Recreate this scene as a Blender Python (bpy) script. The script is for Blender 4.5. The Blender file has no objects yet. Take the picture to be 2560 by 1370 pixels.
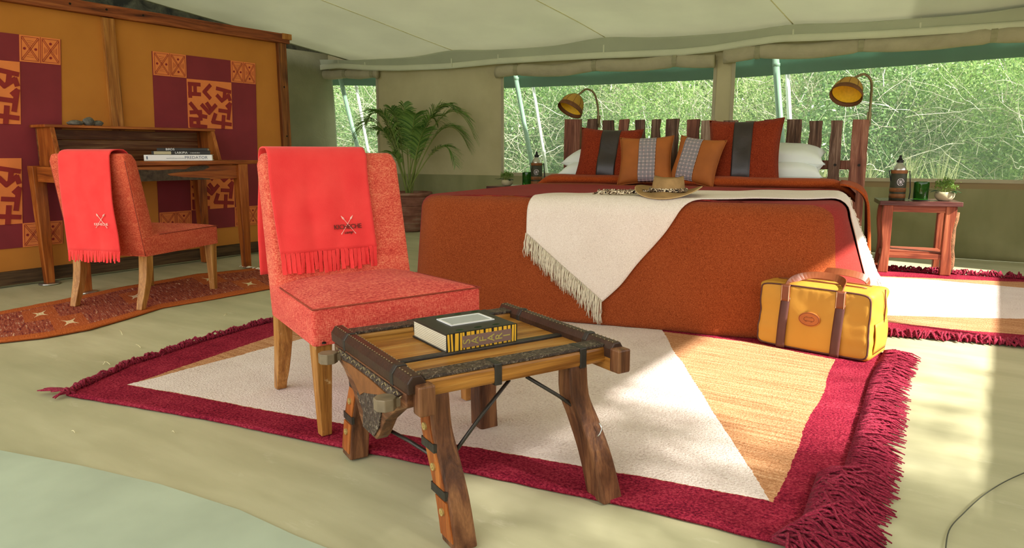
import bpy, bmesh, math, random
import numpy as np
from mathutils import Vector, Matrix, noise as mnoise
R = math.radians
rnd = random.Random(7)
C = bpy.context.scene.collection
sc = bpy.context.scene

# ------------------------------------------------------------------ camera
F_PX, CAM_H, CX, CY, YH = 1750.0, 0.88, 1280.0, 685.0, 380.0
TILT = math.atan((CY - YH) / F_PX)
YAW = R(34.481)
cd = bpy.data.cameras.new('camera'); cd.sensor_width = 36.0; cd.lens = F_PX / 2560.0 * 36.0
cd.clip_start = 0.05; cd.clip_end = 200
cam = bpy.data.objects.new('camera', cd); C.objects.link(cam)
cam.location = (0, 0, CAM_H); cam.rotation_euler = (math.pi/2 - TILT, 0, YAW)
sc.camera = cam

# ------------------------------------------------------------------ world, sun, exposure
w = bpy.data.worlds.new('world'); sc.world = w; w.use_nodes = True
bg = w.node_tree.nodes['Background']
bg.inputs[0].default_value = (1.0, 0.985, 0.96, 1); bg.inputs[1].default_value = 2.0
sd = bpy.data.lights.new('sun', 'SUN'); sd.energy = 11.5; sd.angle = R(1.6); sd.color = (1.0, 0.95, 0.87)
sun = bpy.data.objects.new('sun', sd); C.objects.link(sun)
sun_to = Vector((math.cos(R(38))*math.cos(R(-8)), math.cos(R(38))*math.sin(R(-8)), math.sin(R(38))))
sun.rotation_euler = sun_to.to_track_quat('Z', 'Y').to_euler()
vs = sc.view_settings
vs.view_transform = 'Standard'; vs.look = 'None'; vs.gamma = 1.0; vs.use_curve_mapping = False
vs.exposure = 0.48
sc.cycles.max_bounces = 10; sc.cycles.diffuse_bounces = 6; sc.cycles.transparent_max_bounces = 12
sc.cycles.use_denoising = True
sc.cycles.sample_clamp_indirect = 6.0

def lin(r, g, b):
    f = lambda v: (v/255/12.92) if v/255 <= .04045 else ((v/255+.055)/1.055)**2.4
    return (f(r), f(g), f(b), 1)

# pixel of the photograph -> point in the room (used as a ruler only)
_ct, _st, _cy, _sy = math.cos(TILT), math.sin(TILT), math.cos(YAW), math.sin(YAW)
def ray(px, py):
    x = (px-CX)/F_PX; y = -(py-CY)/F_PX
    a = (x, _ct+y*_st, -_st+y*_ct)
    return (a[0]*_cy-a[1]*_sy, a[0]*_sy+a[1]*_cy, a[2])
def at(px, py, z=0.0):
    r = ray(px, py); k = (z-CAM_H)/r[2]
    return (r[0]*k, r[1]*k)

# ------------------------------------------------------------------ node helper
class NT:
    def __init__(s, name):
        s.m = bpy.data.materials.new(name); s.m.use_nodes = True
        s.t = s.m.node_tree; s.t.nodes.clear()
        s.out = s.t.nodes.new('ShaderNodeOutputMaterial')
        s.co = s.t.nodes.new('ShaderNodeTexCoord')
        s.obj = s.co.outputs['Object']
    def n(s, typ, **kw):
        nd = s.t.nodes.new(typ)
        for k, v in kw.items(): setattr(nd, k, v)
        return nd
    def put(s, sock, v):
        if v is None: return
        if isinstance(v, bpy.types.NodeSocket): s.t.links.new(v, sock)
        else:
            if hasattr(sock.default_value, '__len__') and not hasattr(v, '__len__'): v = (v, v, v)
            if hasattr(sock.default_value, '__len__') and len(v) != len(sock.default_value): v = v[:len(sock.default_value)]
            sock.default_value = v
    def math(s, op, a, b=None, c=None, clamp=False):
        nd = s.n('ShaderNodeMath', operation=op); nd.use_clamp = clamp
        s.put(nd.inputs[0], a)
        if b is not None: s.put(nd.inputs[1], b)
        if c is not None: s.put(nd.inputs[2], c)
        return nd.outputs[0]
    def vmul(s, v, k):
        nd = s.n('ShaderNodeVectorMath', operation='MULTIPLY'); s.put(nd.inputs[0], v); s.put(nd.inputs[1], k); return nd.outputs[0]
    def vadd(s, v, k):
        nd = s.n('ShaderNodeVectorMath', operation='ADD'); s.put(nd.inputs[0], v); s.put(nd.inputs[1], k); return nd.outputs[0]
    def noise(s, scale, v=None, detail=3, rough=.55, dist=0, col=False):
        nd = s.n('ShaderNodeTexNoise'); s.put(nd.inputs['Vector'], v if v is not None else s.obj)
        nd.inputs['Scale'].default_value = scale; nd.inputs['Detail'].default_value = detail
        nd.inputs['Roughness'].default_value = rough; nd.inputs['Distortion'].default_value = dist
        return nd.outputs['Color' if col else 'Fac']
    def wave(s, scale, v=None, axis='X', dist=0, detail=2, dscale=1, prof='SIN'):
        nd = s.n('ShaderNodeTexWave', bands_direction=axis, wave_profile=prof)
        s.put(nd.inputs['Vector'], v if v is not None else s.obj)
        nd.inputs['Scale'].default_value = scale; nd.inputs['Distortion'].default_value = dist
        nd.inputs['Detail'].default_value = detail; nd.inputs['Detail Scale'].default_value = dscale
        return nd.outputs['Fac']
    def ramp(s, f, stops, interp='LINEAR'):
        nd = s.n('ShaderNodeValToRGB'); nd.color_ramp.interpolation = interp
        e = nd.color_ramp.elements
        while len(e) < len(stops): e.new(.5)
        for i, (p, c) in enumerate(stops):
            e[i].position = p; e[i].color = c
        s.put(nd.inputs[0], f); return nd.outputs[0]
    def rng(s, f, a, b, c=0, d=1):
        nd = s.n('ShaderNodeMapRange'); nd.clamp = True
        s.put(nd.inputs[0], f)
        for i, v in enumerate((a, b, c, d)): nd.inputs[i+1].default_value = v
        return nd.outputs[0]
    def mix(s, f, a, b, blend='MIX'):
        nd = s.n('ShaderNodeMix', data_type='RGBA', blend_type=blend)
        s.put(nd.inputs[0], f); s.put(nd.inputs[6], a); s.put(nd.inputs[7], b)
        return nd.outputs[2]
    def sep(s, v=None):
        nd = s.n('ShaderNodeSeparateXYZ'); s.put(nd.inputs[0], v if v is not None else s.obj)
        return nd.outputs[0], nd.outputs[1], nd.outputs[2]
    def bump(s, h, strength=.5, dist=.01, normal=None):
        nd = s.n('ShaderNodeBump'); nd.inputs['Strength'].default_value = strength
        nd.inputs['Distance'].default_value = dist; s.put(nd.inputs['Height'], h)
        if normal is not None: s.put(nd.inputs['Normal'], normal)
        return nd.outputs[0]
    def bsdf(s, col, rough=.7, metal=0, normal=None, sheen=0, trans=0, ior=1.45, spec=.5, coat=0, alpha=None):
        p = s.n('ShaderNodeBsdfPrincipled')
        s.put(p.inputs['Base Color'], col); s.put(p.inputs['Roughness'], rough)
        p.inputs['Metallic'].default_value = metal
        p.inputs['Specular IOR Level'].default_value = spec
        p.inputs['Sheen Weight'].default_value = sheen
        p.inputs['Transmission Weight'].default_value = trans; p.inputs['IOR'].default_value = ior
        p.inputs['Coat Weight'].default_value = coat
        if normal is not None: s.put(p.inputs['Normal'], normal)
        s.t.links.new(p.outputs[0], s.out.inputs[0]); s.p = p
        return s.m

def m_plain(name, c, rough=.6, metal=0, var=.12, scale=12, bump=0, spec=.4, sheen=0):
    t = NT(name); nz = t.noise(scale)
    c0 = tuple(x*(1-var) for x in c[:3])+(1,); c1 = tuple(min(1, x*(1+var)) for x in c[:3])+(1,)
    col = t.ramp(nz, [(.3, c0), (.7, c1)])
    nm = t.bump(t.noise(scale*4), bump, .004) if bump else None
    return t.bsdf(col, rough, metal, nm, spec=spec, sheen=sheen)

def m_wood(name, dark, mid, light, axis='X', scale=1.0, rough=.5, bump=.35, knots=True, worn=None):
    t = NT(name)
    st = {'X': (.9, 14, 14), 'Y': (14, .9, 14), 'Z': (14, 14, .9)}[axis]
    st = tuple(a*scale for a in st)
    oi = t.n('ShaderNodeObjectInfo')
    sh = t.n('ShaderNodeVectorMath', operation='SCALE'); sh.inputs[0].default_value = (7.1, 3.3, 5.7); t.put(sh.inputs['Scale'], oi.outputs['Random'])
    base = t.vadd(t.obj, sh.outputs[0])
    v = t.vmul(base, st)
    g = t.noise(2.2, v, 6, .62, .9)
    fine = t.noise(9, t.vmul(base, tuple(a*2 if a > 2 else a for a in st)), 3, .6)
    col = t.ramp(g, [(.30, dark), (.50, mid), (.72, light)])
    col = t.mix(.45, col, t.ramp(fine, [(.35, (.35, .32, .3, 1)), (.65, (1, 1, 1, 1))]), 'MULTIPLY')
    if knots:
        k = t.noise(3.2, base, 2, .5)
        col = t.mix(t.rng(k, .62, .74, 0, .75), col, dark)
    if worn is not None:
        wn = t.noise(40, base, 5, .75)
        col = t.mix(t.rng(wn, .62, .72, 0, .55), col, worn)
    return t.bsdf(col, rough, 0, t.bump(t.math('ADD', g, t.math('MULTIPLY', fine, .5)), bump, .006), spec=.35)

def m_weave(name, a, b, c, sx=1.0, rough=.85, mixc=.5, bump=.7):
    """slubby two-way weave: short horizontal and vertical dashes of three yarns"""
    t = NT(name)
    h = t.noise(1, t.vmul(t.obj, (90*sx, 90*sx, 700*sx)), 2, .6)
    v = t.noise(1, t.vmul(t.obj, (700*sx, 700*sx, 75*sx)), 2, .6)
    big = t.noise(1, t.vmul(t.obj, (9, 9, 30)), 3, .6)
    s = t.math('ADD', t.math('MULTIPLY', h, .5), t.math('MULTIPLY', v, .5))
    s = t.math('ADD', s, t.math('MULTIPLY', t.math('SUBTRACT', big, .5), .14))
    col = t.ramp(s, [(.36, a), (.5, b), (.64, c)])
    return t.bsdf(col, rough, 0, t.bump(s, bump, .003), sheen=.06, spec=.12)

def m_chenille(name, a, b, c, scale=1.0, bump=.7):
    t = NT(name)
    n1 = t.noise(210*scale, None, 3, .65, .3); n2 = t.noise(1, t.vmul(t.obj, (260*scale, 460*scale, 520*scale)), 2, .6)
    big = t.noise(3.5, None, 3)
    s = t.math('ADD', t.math('MULTIPLY', n1, .55), t.math('MULTIPLY', n2, .45))
    s = t.math('ADD', s, t.math('MULTIPLY', t.math('SUBTRACT', big, .5), .2))
    col = t.ramp(s, [(.33, a), (.5, b), (.67, c)])
    return t.bsdf(col, .85, 0, t.bump(s, bump, .005), sheen=.05, spec=.1)

def m_translucent(name, c, mixf=.35, scale=4, var=.06, bump=.25, bscale=6):
    t = NT(name); nz = t.noise(scale, None, 4)
    c0 = tuple(x*(1-var) for x in c[:3])+(1,); c1 = tuple(min(1, x*(1+var)) for x in c[:3])+(1,)
    col = t.ramp(nz, [(.3, c0), (.7, c1)])
    nm = t.bump(t.noise(bscale, None, 4, .5, .5), bump, .03)
    d = t.n('ShaderNodeBsdfDiffuse'); t.put(d.inputs[0], col); t.put(d.inputs['Normal'], nm)
    tr = t.n('ShaderNodeBsdfTranslucent'); t.put(tr.inputs[0], col)
    mx = t.n('ShaderNodeMixShader'); mx.inputs[0].default_value = mixf
    t.t.links.new(d.outputs[0], mx.inputs[1]); t.t.links.new(tr.outputs[0], mx.inputs[2])
    t.t.links.new(mx.outputs[0], t.out.inputs[0]); return t.m

# ------------------------------------------------------------------ mesh helper
class MB:
    def __init__(s): s.v = []; s.f = []
    def add(s, vs, fs):
        o = len(s.v); s.v += [tuple(p) for p in vs]; s.f += [tuple(i+o for i in f) for f in fs]; return s
    def box(s, c, d, rz=0, rx=0, ry=0, taper=None):
        hx, hy, hz = d[0]/2, d[1]/2, d[2]/2
        M = Matrix.Rotation(rz, 3, 'Z') @ Matrix.Rotation(ry, 3, 'Y') @ Matrix.Rotation(rx, 3, 'X')
        vs = []
        for z in (-hz, hz):
            k = 1 if (z > 0 or taper is None) else taper
            for x, y in ((-hx, -hy), (hx, -hy), (hx, hy), (-hx, hy)):
                p = M @ Vector((x*k, y*k, z)); vs.append((p.x+c[0], p.y+c[1], p.z+c[2]))
        return s.add(vs, [(3, 2, 1, 0), (4, 5, 6, 7), (0, 1, 5, 4), (1, 2, 6, 5), (2, 3, 7, 6), (3, 0, 4, 7)])
    def loft(s, rings, cap=True, closed=True):
        n = len(rings[0]); vs = [p for r in rings for p in r]; fs = []
        for i in range(len(rings)-1):
            for j in range(n if closed else n-1):
                a = i*n+j; b = i*n+(j+1) % n
                fs.append((a, b, b+n, a+n))
        if cap and closed:
            fs.append(tuple(range(n))[::-1]); fs.append(tuple(range((len(rings)-1)*n, len(rings)*n)))
        return s.add(vs, fs)
    def tube(s, pts, r, n=8, cap=True, flat=1.0):
        pts = [Vector(p) for p in pts]; rings = []
        up = Vector((0, 0, 1)); prev = None
        for i, p in enumerate(pts):
            d = (pts[min(i+1, len(pts)-1)] - pts[max(i-1, 0)])
            d = d.normalized() if d.length > 1e-9 else Vector((0, 0, 1))
            if prev is None:
                a = d.cross(up) if abs(d.dot(up)) < .95 else d.cross(Vector((1, 0, 0)))
            else:
                a = prev - d*prev.dot(d)
            a.normalize(); prev = a; b = d.cross(a)
            rr = r[i] if hasattr(r, '__len__') else r
            rings.append([p + a*(rr*math.cos(t)) + b*(rr*flat*math.sin(t)) for t in [2*math.pi*k/n for k in range(n)]])
        return s.loft(rings, cap)
    def lathe(s, prof, n=24, c=(0, 0, 0), sx=1, sy=1):
        return s.loft([[(c[0]+r*sx*math.cos(2*math.pi*k/n), c[1]+r*sy*math.sin(2*math.pi*k/n), c[2]+z) for k in range(n)] for r, z in prof])
    def prism(s, poly, fn, t0, t1):
        """poly of 2-D points, fn(a,b,t) -> 3-D"""
        n = len(poly); vs = [fn(a, b, t0) for a, b in poly] + [fn(a, b, t1) for a, b in poly]
        fs = [tuple(range(n))[::-1], tuple(range(n, 2*n))] + [(i, (i+1) % n, (i+1) % n+n, i+n) for i in range(n)]
        return s.add(vs, fs)
    def grid(s, fn, nu, nv):
        vs = [fn(i/nu, j/nv) for i in range(nu+1) for j in range(nv+1)]
        fs = [(i*(nv+1)+j, (i+1)*(nv+1)+j, (i+1)*(nv+1)+j+1, i*(nv+1)+j+1) for i in range(nu) for j in range(nv)]
        return s.add(vs, fs)

def obj(name, mb, mat, parent=None, smooth=False, bev=0, solid=0, sub=0, kind=None, weld=False, label=None, loc=None, rz=None, fix=True):
    me = bpy.data.meshes.new(name); me.from_pydata([tuple(p) for p in mb.v], [], mb.f)
    if weld or fix:
        bm = bmesh.new(); bm.from_mesh(me)
        if weld: bmesh.ops.remove_doubles(bm, verts=bm.verts, dist=1e-5)
        if fix: bmesh.ops.recalc_face_normals(bm, faces=bm.faces)
        bm.to_mesh(me); bm.free()
    if mat is not None: me.materials.append(mat)
    if smooth: me.polygons.foreach_set('use_smooth', [True]*len(me.polygons))
    me.update()
    o = bpy.data.objects.new(name, me); C.objects.link(o)
    if parent is not None: o.parent = parent
    if loc: o.location = loc
    if rz is not None: o.rotation_euler = (0, 0, rz)
    if solid:
        md = o.modifiers.new('s', 'SOLIDIFY'); md.thickness = abs(solid); md.offset = 1 if solid > 0 else -1
    if bev:
        md = o.modifiers.new('b', 'BEVEL'); md.width = bev; md.segments = 2; md.limit_method = 'ANGLE'; md.angle_limit = R(40)
        md.harden_normals = False
    if sub:
        md = o.modifiers.new('u', 'SUBSURF'); md.levels = sub; md.render_levels = sub
    if kind: o['kind'] = kind
    if label: o['label'] = label
    return o

def tag(o, label, cat, group=None, kind=None):
    o['label'] = label; o['category'] = cat
    if group: o['group'] = group
    if kind: o['kind'] = kind
    return o

def thing(name, label, cat, loc=(0, 0, 0), rz=0, group=None):
    o = bpy.data.objects.new(name, None); C.objects.link(o); o.empty_display_size = .05
    o.location = loc; o.rotation_euler = (0, 0, rz)
    return tag(o, label, cat, group)

def struct(o): o['kind'] = 'structure'; return o

def copy_tree(o, parent=None):
    c = o.copy(); C.objects.link(c)
    if parent is not None: c.parent = parent
    for ch in list(o.children): copy_tree(ch, c)
    return c

_fonts = {}
def text_obj(name, txt, size, mat, parent, M, extrude=.0006, shear=0, space=1.0, line=1.0, label=None, sx=1.0):
    cu = bpy.data.curves.new(name, 'FONT'); cu.body = txt; cu.size = size; cu.extrude = extrude
    cu.align_x = 'CENTER'; cu.align_y = 'CENTER'; cu.shear = shear; cu.space_character = space; cu.space_line = line
    cu.resolution_u = 3
    tmp = bpy.data.objects.new('tmp', cu); C.objects.link(tmp)
    dg = bpy.context.evaluated_depsgraph_get(); dg.update()
    me = bpy.data.meshes.new_from_object(tmp.evaluated_get(dg))
    bpy.data.objects.remove(tmp); bpy.data.curves.remove(cu)
    me.transform(Matrix.Diagonal((sx, 1, 1, 1))); me.transform(M)
    me.materials.clear(); me.materials.append(mat)
    o = bpy.data.objects.new(name, me); C.objects.link(o); o.parent = parent
    if label: o['label'] = label
    return o

def frame(origin, xd, yd):
    """matrix whose x axis is xd, y axis yd (text lies in that plane)"""
    x = Vector(xd).normalized(); y = Vector(yd); y = (y - x*x.dot(y)).normalized(); z = x.cross(y)
    M = Matrix((x, y, z)).transposed().to_4x4(); M.translation = Vector(origin); return M

def lerp(a, b, t): return a + (b-a)*t
def plin(pts, x):
    """piecewise linear"""
    if x <= pts[0][0]: return pts[0][1]
    for (x0, y0), (x1, y1) in zip(pts, pts[1:]):
        if x <= x1: return y0 + (y1-y0)*(x-x0)/(x1-x0)
    return pts[-1][1]
def nz(x, y, z=0.0): return mnoise.noise(Vector((x, y, z)))

# ------------------------------------------------------------------ materials
M = {}
def build_mats():
    t = NT('floor_canvas')
    big = t.noise(.9, None, 4, .55, .3); streak = t.noise(1, t.vmul(t.obj, (1.6, 7, 1)), 4, .55, .2); fine = t.noise(70, None, 3)
    s = t.math('ADD', t.math('MULTIPLY', big, .55), t.math('MULTIPLY', streak, .45))
    col = t.ramp(s, [(.34, lin(158, 155, 122)), (.5, lin(176, 172, 138)), (.66, lin(194, 190, 156))])
    dirt = t.noise(4, t.vmul(t.obj, (1, 2.6, 1)), 6, .75)
    col = t.mix(t.rng(dirt, .60, .72, 0, .35), col, lin(214, 210, 184))
    h = t.math('ADD', t.math('MULTIPLY', t.noise(1, t.vmul(t.obj, (2.2, 9, 1)), 3, .5), .8), t.math('MULTIPLY', fine, .03))
    M['floor'] = t.bsdf(col, .6, 0, t.bump(h, .22, .015), spec=.3)
    M['sheet'] = m_plain('front_groundsheet', lin(170, 182, 160), .6, 0, .08, 5, .1)
    # back wall canvas: band by height
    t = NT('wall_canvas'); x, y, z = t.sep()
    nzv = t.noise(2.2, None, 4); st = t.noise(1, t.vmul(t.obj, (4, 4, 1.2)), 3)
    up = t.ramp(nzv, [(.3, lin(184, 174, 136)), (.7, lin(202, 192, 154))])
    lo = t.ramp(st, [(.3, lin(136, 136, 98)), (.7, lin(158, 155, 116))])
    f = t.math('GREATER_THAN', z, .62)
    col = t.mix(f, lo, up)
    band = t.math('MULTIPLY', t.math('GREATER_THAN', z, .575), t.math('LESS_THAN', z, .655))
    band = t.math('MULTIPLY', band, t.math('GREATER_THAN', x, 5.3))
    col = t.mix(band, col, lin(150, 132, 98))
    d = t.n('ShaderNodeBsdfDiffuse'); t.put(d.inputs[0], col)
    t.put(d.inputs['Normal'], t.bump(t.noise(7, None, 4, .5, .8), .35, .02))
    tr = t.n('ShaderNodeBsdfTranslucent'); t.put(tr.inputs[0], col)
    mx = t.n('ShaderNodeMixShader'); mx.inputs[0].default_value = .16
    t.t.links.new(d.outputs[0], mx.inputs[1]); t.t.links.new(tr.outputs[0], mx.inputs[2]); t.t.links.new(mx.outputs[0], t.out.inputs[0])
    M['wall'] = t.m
    M['ceil'] = m_translucent('ceiling_canvas', lin(206, 207, 190), .32, 2.0, .04, .3, 2.5)
    M['hem'] = m_translucent('valance_hem', lin(222, 224, 196), .25, 5, .04, .2, 8)
    M['valance'] = m_translucent('valance_canvas', lin(190, 195, 168), .25, 3, .05, .3, 5)
    M['roll'] = m_translucent('rolled_canvas', lin(178, 170, 142), .12, 6, .10, .5, 9)
    M['strap'] = m_plain('strap_canvas', lin(150, 146, 116), .8, 0, .1, 20)
    M['seamtape'] = m_plain('seam_tape', lin(232, 226, 190), .8, 0, .04)
    M['fly'] = m_plain('green_fly_canvas', lin(46, 84, 66), .9, 0, .12, 4)
    M['darkcanvas'] = m_plain('dark_canvas', lin(92, 92, 78), .9, 0, .3, 5, .3)
    M['wallleft'] = m_translucent('left_canvas', lin(132, 132, 106), .08, 3, .12, .4, 5)
    t = NT('window_netting')
    tp = t.n('ShaderNodeBsdfTransparent'); d = t.n('ShaderNodeBsdfTranslucent'); d2 = t.n('ShaderNodeBsdfDiffuse')
    d.inputs[0].default_value = lin(190, 215, 195); d2.inputs[0].default_value = lin(150, 185, 160)
    m0 = t.n('ShaderNodeMixShader'); m0.inputs[0].default_value = .5
    t.t.links.new(d.outputs[0], m0.inputs[1]); t.t.links.new(d2.outputs[0], m0.inputs[2])
    m1 = t.n('ShaderNodeMixShader'); m1.inputs[0].default_value = .24
    tp.inputs[0].default_value = (.9, .97, .92, 1)
    t.t.links.new(tp.outputs[0], m1.inputs[1]); t.t.links.new(m0.outputs[0], m1.inputs[2]); t.t.links.new(m1.outputs[0], t.out.inputs[0])
    M['net'] = t.m
    # partition
    t = NT('partition_canvas'); n1 = t.noise(1.6, None, 4)
    col = t.ramp(n1, [(.3, lin(178, 112, 44)), (.7, lin(196, 128, 56))])
    M['ochre'] = t.bsdf(col, .75, 0, t.bump(t.noise(30, None, 3), .08, .01), spec=.25)
    M['maroon_paint'] = m_plain('maroon_cloth', lin(128, 42, 50), .8, 0, .10, 4)
    M['orange_print'] = m_plain('orange_print', lin(226, 128, 68), .8, 0, .06, 9)
    M['dark_print'] = m_plain('dark_print', lin(140, 40, 38), .8, 0, .1, 9)
    M['beamwood'] = m_wood('beam_wood', lin(76, 32, 14), lin(140, 70, 34), lin(178, 104, 56), 'Y', .8, .55)
    M['studwood'] = m_wood('stud_wood', lin(104, 56, 20), lin(164, 102, 42), lin(204, 146, 76), 'Z', .8, .5)
    M['postwood'] = m_wood('post_wood', lin(60, 28, 12), lin(120, 66, 26), lin(164, 104, 48), 'Z', .9, .55)
    M['basewood'] = m_wood('base_wood', lin(46, 34, 22), lin(84, 62, 40), lin(112, 88, 60), 'Y', .8, .7)
    M['nail'] = m_plain('dark_iron', lin(40, 34, 30), .5, .8)
    # furniture woods
    for ax in 'XYZ':
        M['desk'+ax] = m_wood('desk_wood_'+ax.lower(), lin(92, 38, 14), lin(160, 84, 32), lin(200, 124, 56), ax, .7, .38)
        M['chairw'+ax] = m_wood('chair_wood_'+ax.lower(), lin(126, 78, 34), lin(176, 120, 58), lin(206, 154, 88), ax, .9, .4, .2, False, lin(222, 190, 140))
        M['cart'+ax] = m_wood('cart_wood_'+ax.lower(), lin(58, 32, 20), lin(106, 66, 42), lin(156, 108, 70), ax, .9, .42)
        M['cartl'+ax] = m_wood('cart_light_wood_'+ax.lower(), lin(120, 72, 26), lin(182, 124, 54), lin(218, 170, 94), ax, .7, .35)
        M['ns'+ax] = m_wood('nightstand_wood_'+ax.lower(), lin(92, 36, 22), lin(146, 72, 46), lin(186, 112, 76), ax, .8, .45)
    M['deskback'] = m_wood('desk_back_wood', lin(70, 34, 16), lin(112, 66, 36), lin(150, 112, 72), 'Y', .7, .45)
    M['burnt'] = m_plain('burnt_bark', lin(74, 62, 50), .9, 0, .5, 30, 1.0)
    M['nstop'] = m_wood('nightstand_top_wood', lin(52, 24, 22), lin(88, 50, 46), lin(124, 84, 76), 'X', .8, .16)
    M['headwood'] = m_wood('headboard_wood', lin(50, 34, 26), lin(98, 70, 54), lin(158, 130, 110), 'Z', 1.1, .75, .8)
    M['headpale'] = m_wood('headboard_wood_pale', lin(110, 84, 64), lin(164, 136, 114), lin(206, 184, 160), 'Z', 1.1, .75, .8)
    M['headwood2'] = m_wood('headboard_wood_red', lin(78, 40, 28), lin(128, 78, 58), lin(168, 122, 98), 'Z', 1.0, .7, .6)
    M['bark'] = m_plain('bark', lin(120, 84, 56), .95, 0, .4, 30, 1.0)
    # fabrics
    M['slub'] = m_weave('chair_slub_fabric', lin(176, 46, 42), lin(224, 90, 74), lin(240, 160, 122))
    M['slub2'] = m_weave('rear_chair_slub_fabric', lin(160, 48, 36), lin(206, 84, 60), lin(232, 138, 98))
    M['slub_seat'] = m_weave('chair_seat_fabric', lin(168, 42, 42), lin(218, 80, 70), lin(236, 140, 112))  # redder than the backrest cloth: nap sheen put into the seat colour
    M['piping'] = m_plain('chair_piping', lin(150, 62, 44), .8)
    t = NT('red_fleece'); n1 = t.noise(9, None, 4); n2 = t.noise(240, None, 2)
    col = t.ramp(n1, [(.3, lin(232, 60, 62)), (.7, lin(242, 74, 72))])
    M['fleece'] = t.bsdf(col, .9, 0, t.bump(n2, .25, .003), sheen=.15, spec=.05)
    M['thread_dark'] = m_plain('dark_thread', lin(92, 40, 34), .7)
    M['thread_pale'] = m_plain('pale_thread', lin(238, 190, 180), .6)
    # bedspread: orange with a maroon band across
    t = NT('bedspread_chenille'); x, y, z = t.sep()
    n1 = t.noise(230, None, 3, .65, .3); n2 = t.noise(1, t.vmul(t.obj, (220, 520, 520)), 2, .6); big = t.noise(3, None, 3)
    s = t.math('ADD', t.math('MULTIPLY', n1, .55), t.math('MULTIPLY', n2, .45))
    s = t.math('ADD', s, t.math('MULTIPLY', t.math('SUBTRACT', big, .5), .10))
    org = t.ramp(s, [(.34, lin(106, 42, 18)), (.5, lin(146, 68, 32)), (.68, lin(180, 96, 52))])
    mar = t.ramp(s, [(.38, lin(132, 38, 34)), (.62, lin(162, 58, 50))])
    wob = t.math('MULTIPLY', t.math('SUBTRACT', t.noise(2.5, None, 2), .5), .03)
    yy = t.math('ADD', y, wob)
    yy = t.math('SUBTRACT', yy, t.math('MULTIPLY', x, .075))
    f = t.math('MULTIPLY', t.math('GREATER_THAN', yy, -2.245), t.math('LESS_THAN', yy, -.78))
    M['spread'] = t.bsdf(t.mix(f, org, mar), .85, 0, t.bump(s, .8, .006), sheen=.04, spec=.08)
    M['throw'] = m_chenille('cream_throw', lin(204, 188, 174), lin(228, 214, 202), lin(240, 230, 220), 1.0, .4)
    M['yarn'] = m_plain('cream_yarn', lin(222, 212, 190), .9, 0, .1, 60)
    M['rust'] = m_chenille('rust_chenille', lin(86, 26, 10), lin(126, 44, 20), lin(160, 72, 38), .8)
    M['leather_dk'] = m_plain('dark_leather', lin(44, 34, 32), .38, 0, .3, 10, .25, .6)
    M['linen'] = m_plain('white_linen', lin(222, 228, 222), .8, 0, .03, 5, .2)
    M['tanfab'] = m_plain('tan_fabric', lin(156, 88, 34), .75, 0, .12, 8, .15)
    t = NT('check_fabric'); x, y, z = t.sep()
    def stripes(c, per, wd):
        return t.math('LESS_THAN', t.math('FRACT', t.math('MULTIPLY', c, 1/per)), wd)
    a1 = stripes(x, .027, .6); b1 = stripes(z, .027, .6)
    s1 = t.math('ADD', a1, b1)
    base = t.ramp(t.math('MULTIPLY', s1, .5), [(0, lin(150, 120, 110)), (.5, lin(74, 54, 58)), (1.0, lin(32, 24, 32))])
    wl = t.math('MAXIMUM', stripes(t.math('ADD', x, .003), .009, .2), stripes(t.math('ADD', z, .003), .009, .2))
    M['check'] = t.bsdf(t.mix(t.math('MULTIPLY', wl, .85), base, lin(226, 220, 224)), .8)
    # rugs
    M['maroon_yarn'] = m_chenille('maroon_yarn', lin(92, 18, 34), lin(136, 34, 56), lin(168, 60, 80), .8, .9)
    M['hide'] = m_plain('suede_hat', lin(156, 124, 82), .9, 0, .25, 14, .4, .2)
    M['hide_edge'] = m_plain('hat_edge', lin(190, 160, 112), .85)
    t = NT('leopard_cord'); v = t.noise(1, t.vmul(t.obj, (70, 90, 90)), 2, .5, 1.5)
    M['leopard'] = t.bsdf(t.ramp(v, [(.44, lin(30, 22, 18)), (.5, lin(150, 110, 70)), (.56, lin(228, 214, 186))], 'LINEAR'), .8)
    # bag
    M['bagc'] = m_plain('mustard_canvas', lin(190, 138, 50), .6, 0, .07, 5, .25, .35)
    M['bagl'] = m_plain('bag_leather', lin(124, 66, 38), .4, 0, .15, 10, .1, .5)
    M['bagd'] = m_plain('bag_leather_dark', lin(84, 50, 44), .5, 0, .12, 10)
    M['stitch'] = m_plain('stitching', lin(226, 190, 150), .7)
    M['bagp'] = m_plain('bag_patch', lin(176, 98, 44), .5, 0, .1, 20, .2)
    # small things
    M['stone'] = m_plain('grey_stone', lin(104, 100, 92), .8, 0, .5, 40, .9)
    M['steel'] = m_plain('brushed_steel', lin(196, 196, 190), .3, .9, .05, 30)
    M['blackpl'] = m_plain('black_plastic', lin(28, 28, 28), .4)
    M['oliveleather'] = m_plain('olive_leather', lin(58, 58, 42), .55, 0, .2, 30)
    M['tanleather'] = m_plain('tan_leather', lin(126, 78, 40), .55, 0, .2, 40, .2)
    M['navy'] = m_plain('navy_strap', lin(34, 32, 44), .7)
    M['whitebead'] = m_plain('white_beads', lin(224, 214, 220), .6)
    t = NT('green_glass'); M['gglass'] = t.bsdf(lin(90, 170, 70), .03, 0, None, trans=.9, ior=1.45)
    M['pot_cream'] = m_plain('cream_pot', lin(182, 172, 138), .7, 0, .1, 10, .1)
    t = NT('clay_pot'); n1 = t.noise(5, None, 4); z = t.sep()[2]
    wv = t.noise(1, t.vmul(t.obj, (4, 4, 60)), 3, .6)
    col = t.ramp(t.math('ADD', t.math('MULTIPLY', n1, .6), t.math('MULTIPLY', wv, .4)), [(.36, lin(92, 50, 38)), (.52, lin(128, 82, 64)), (.68, lin(150, 124, 104))])
    M['clay'] = t.bsdf(col, .8, 0, t.bump(wv, .5, .01))
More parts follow.
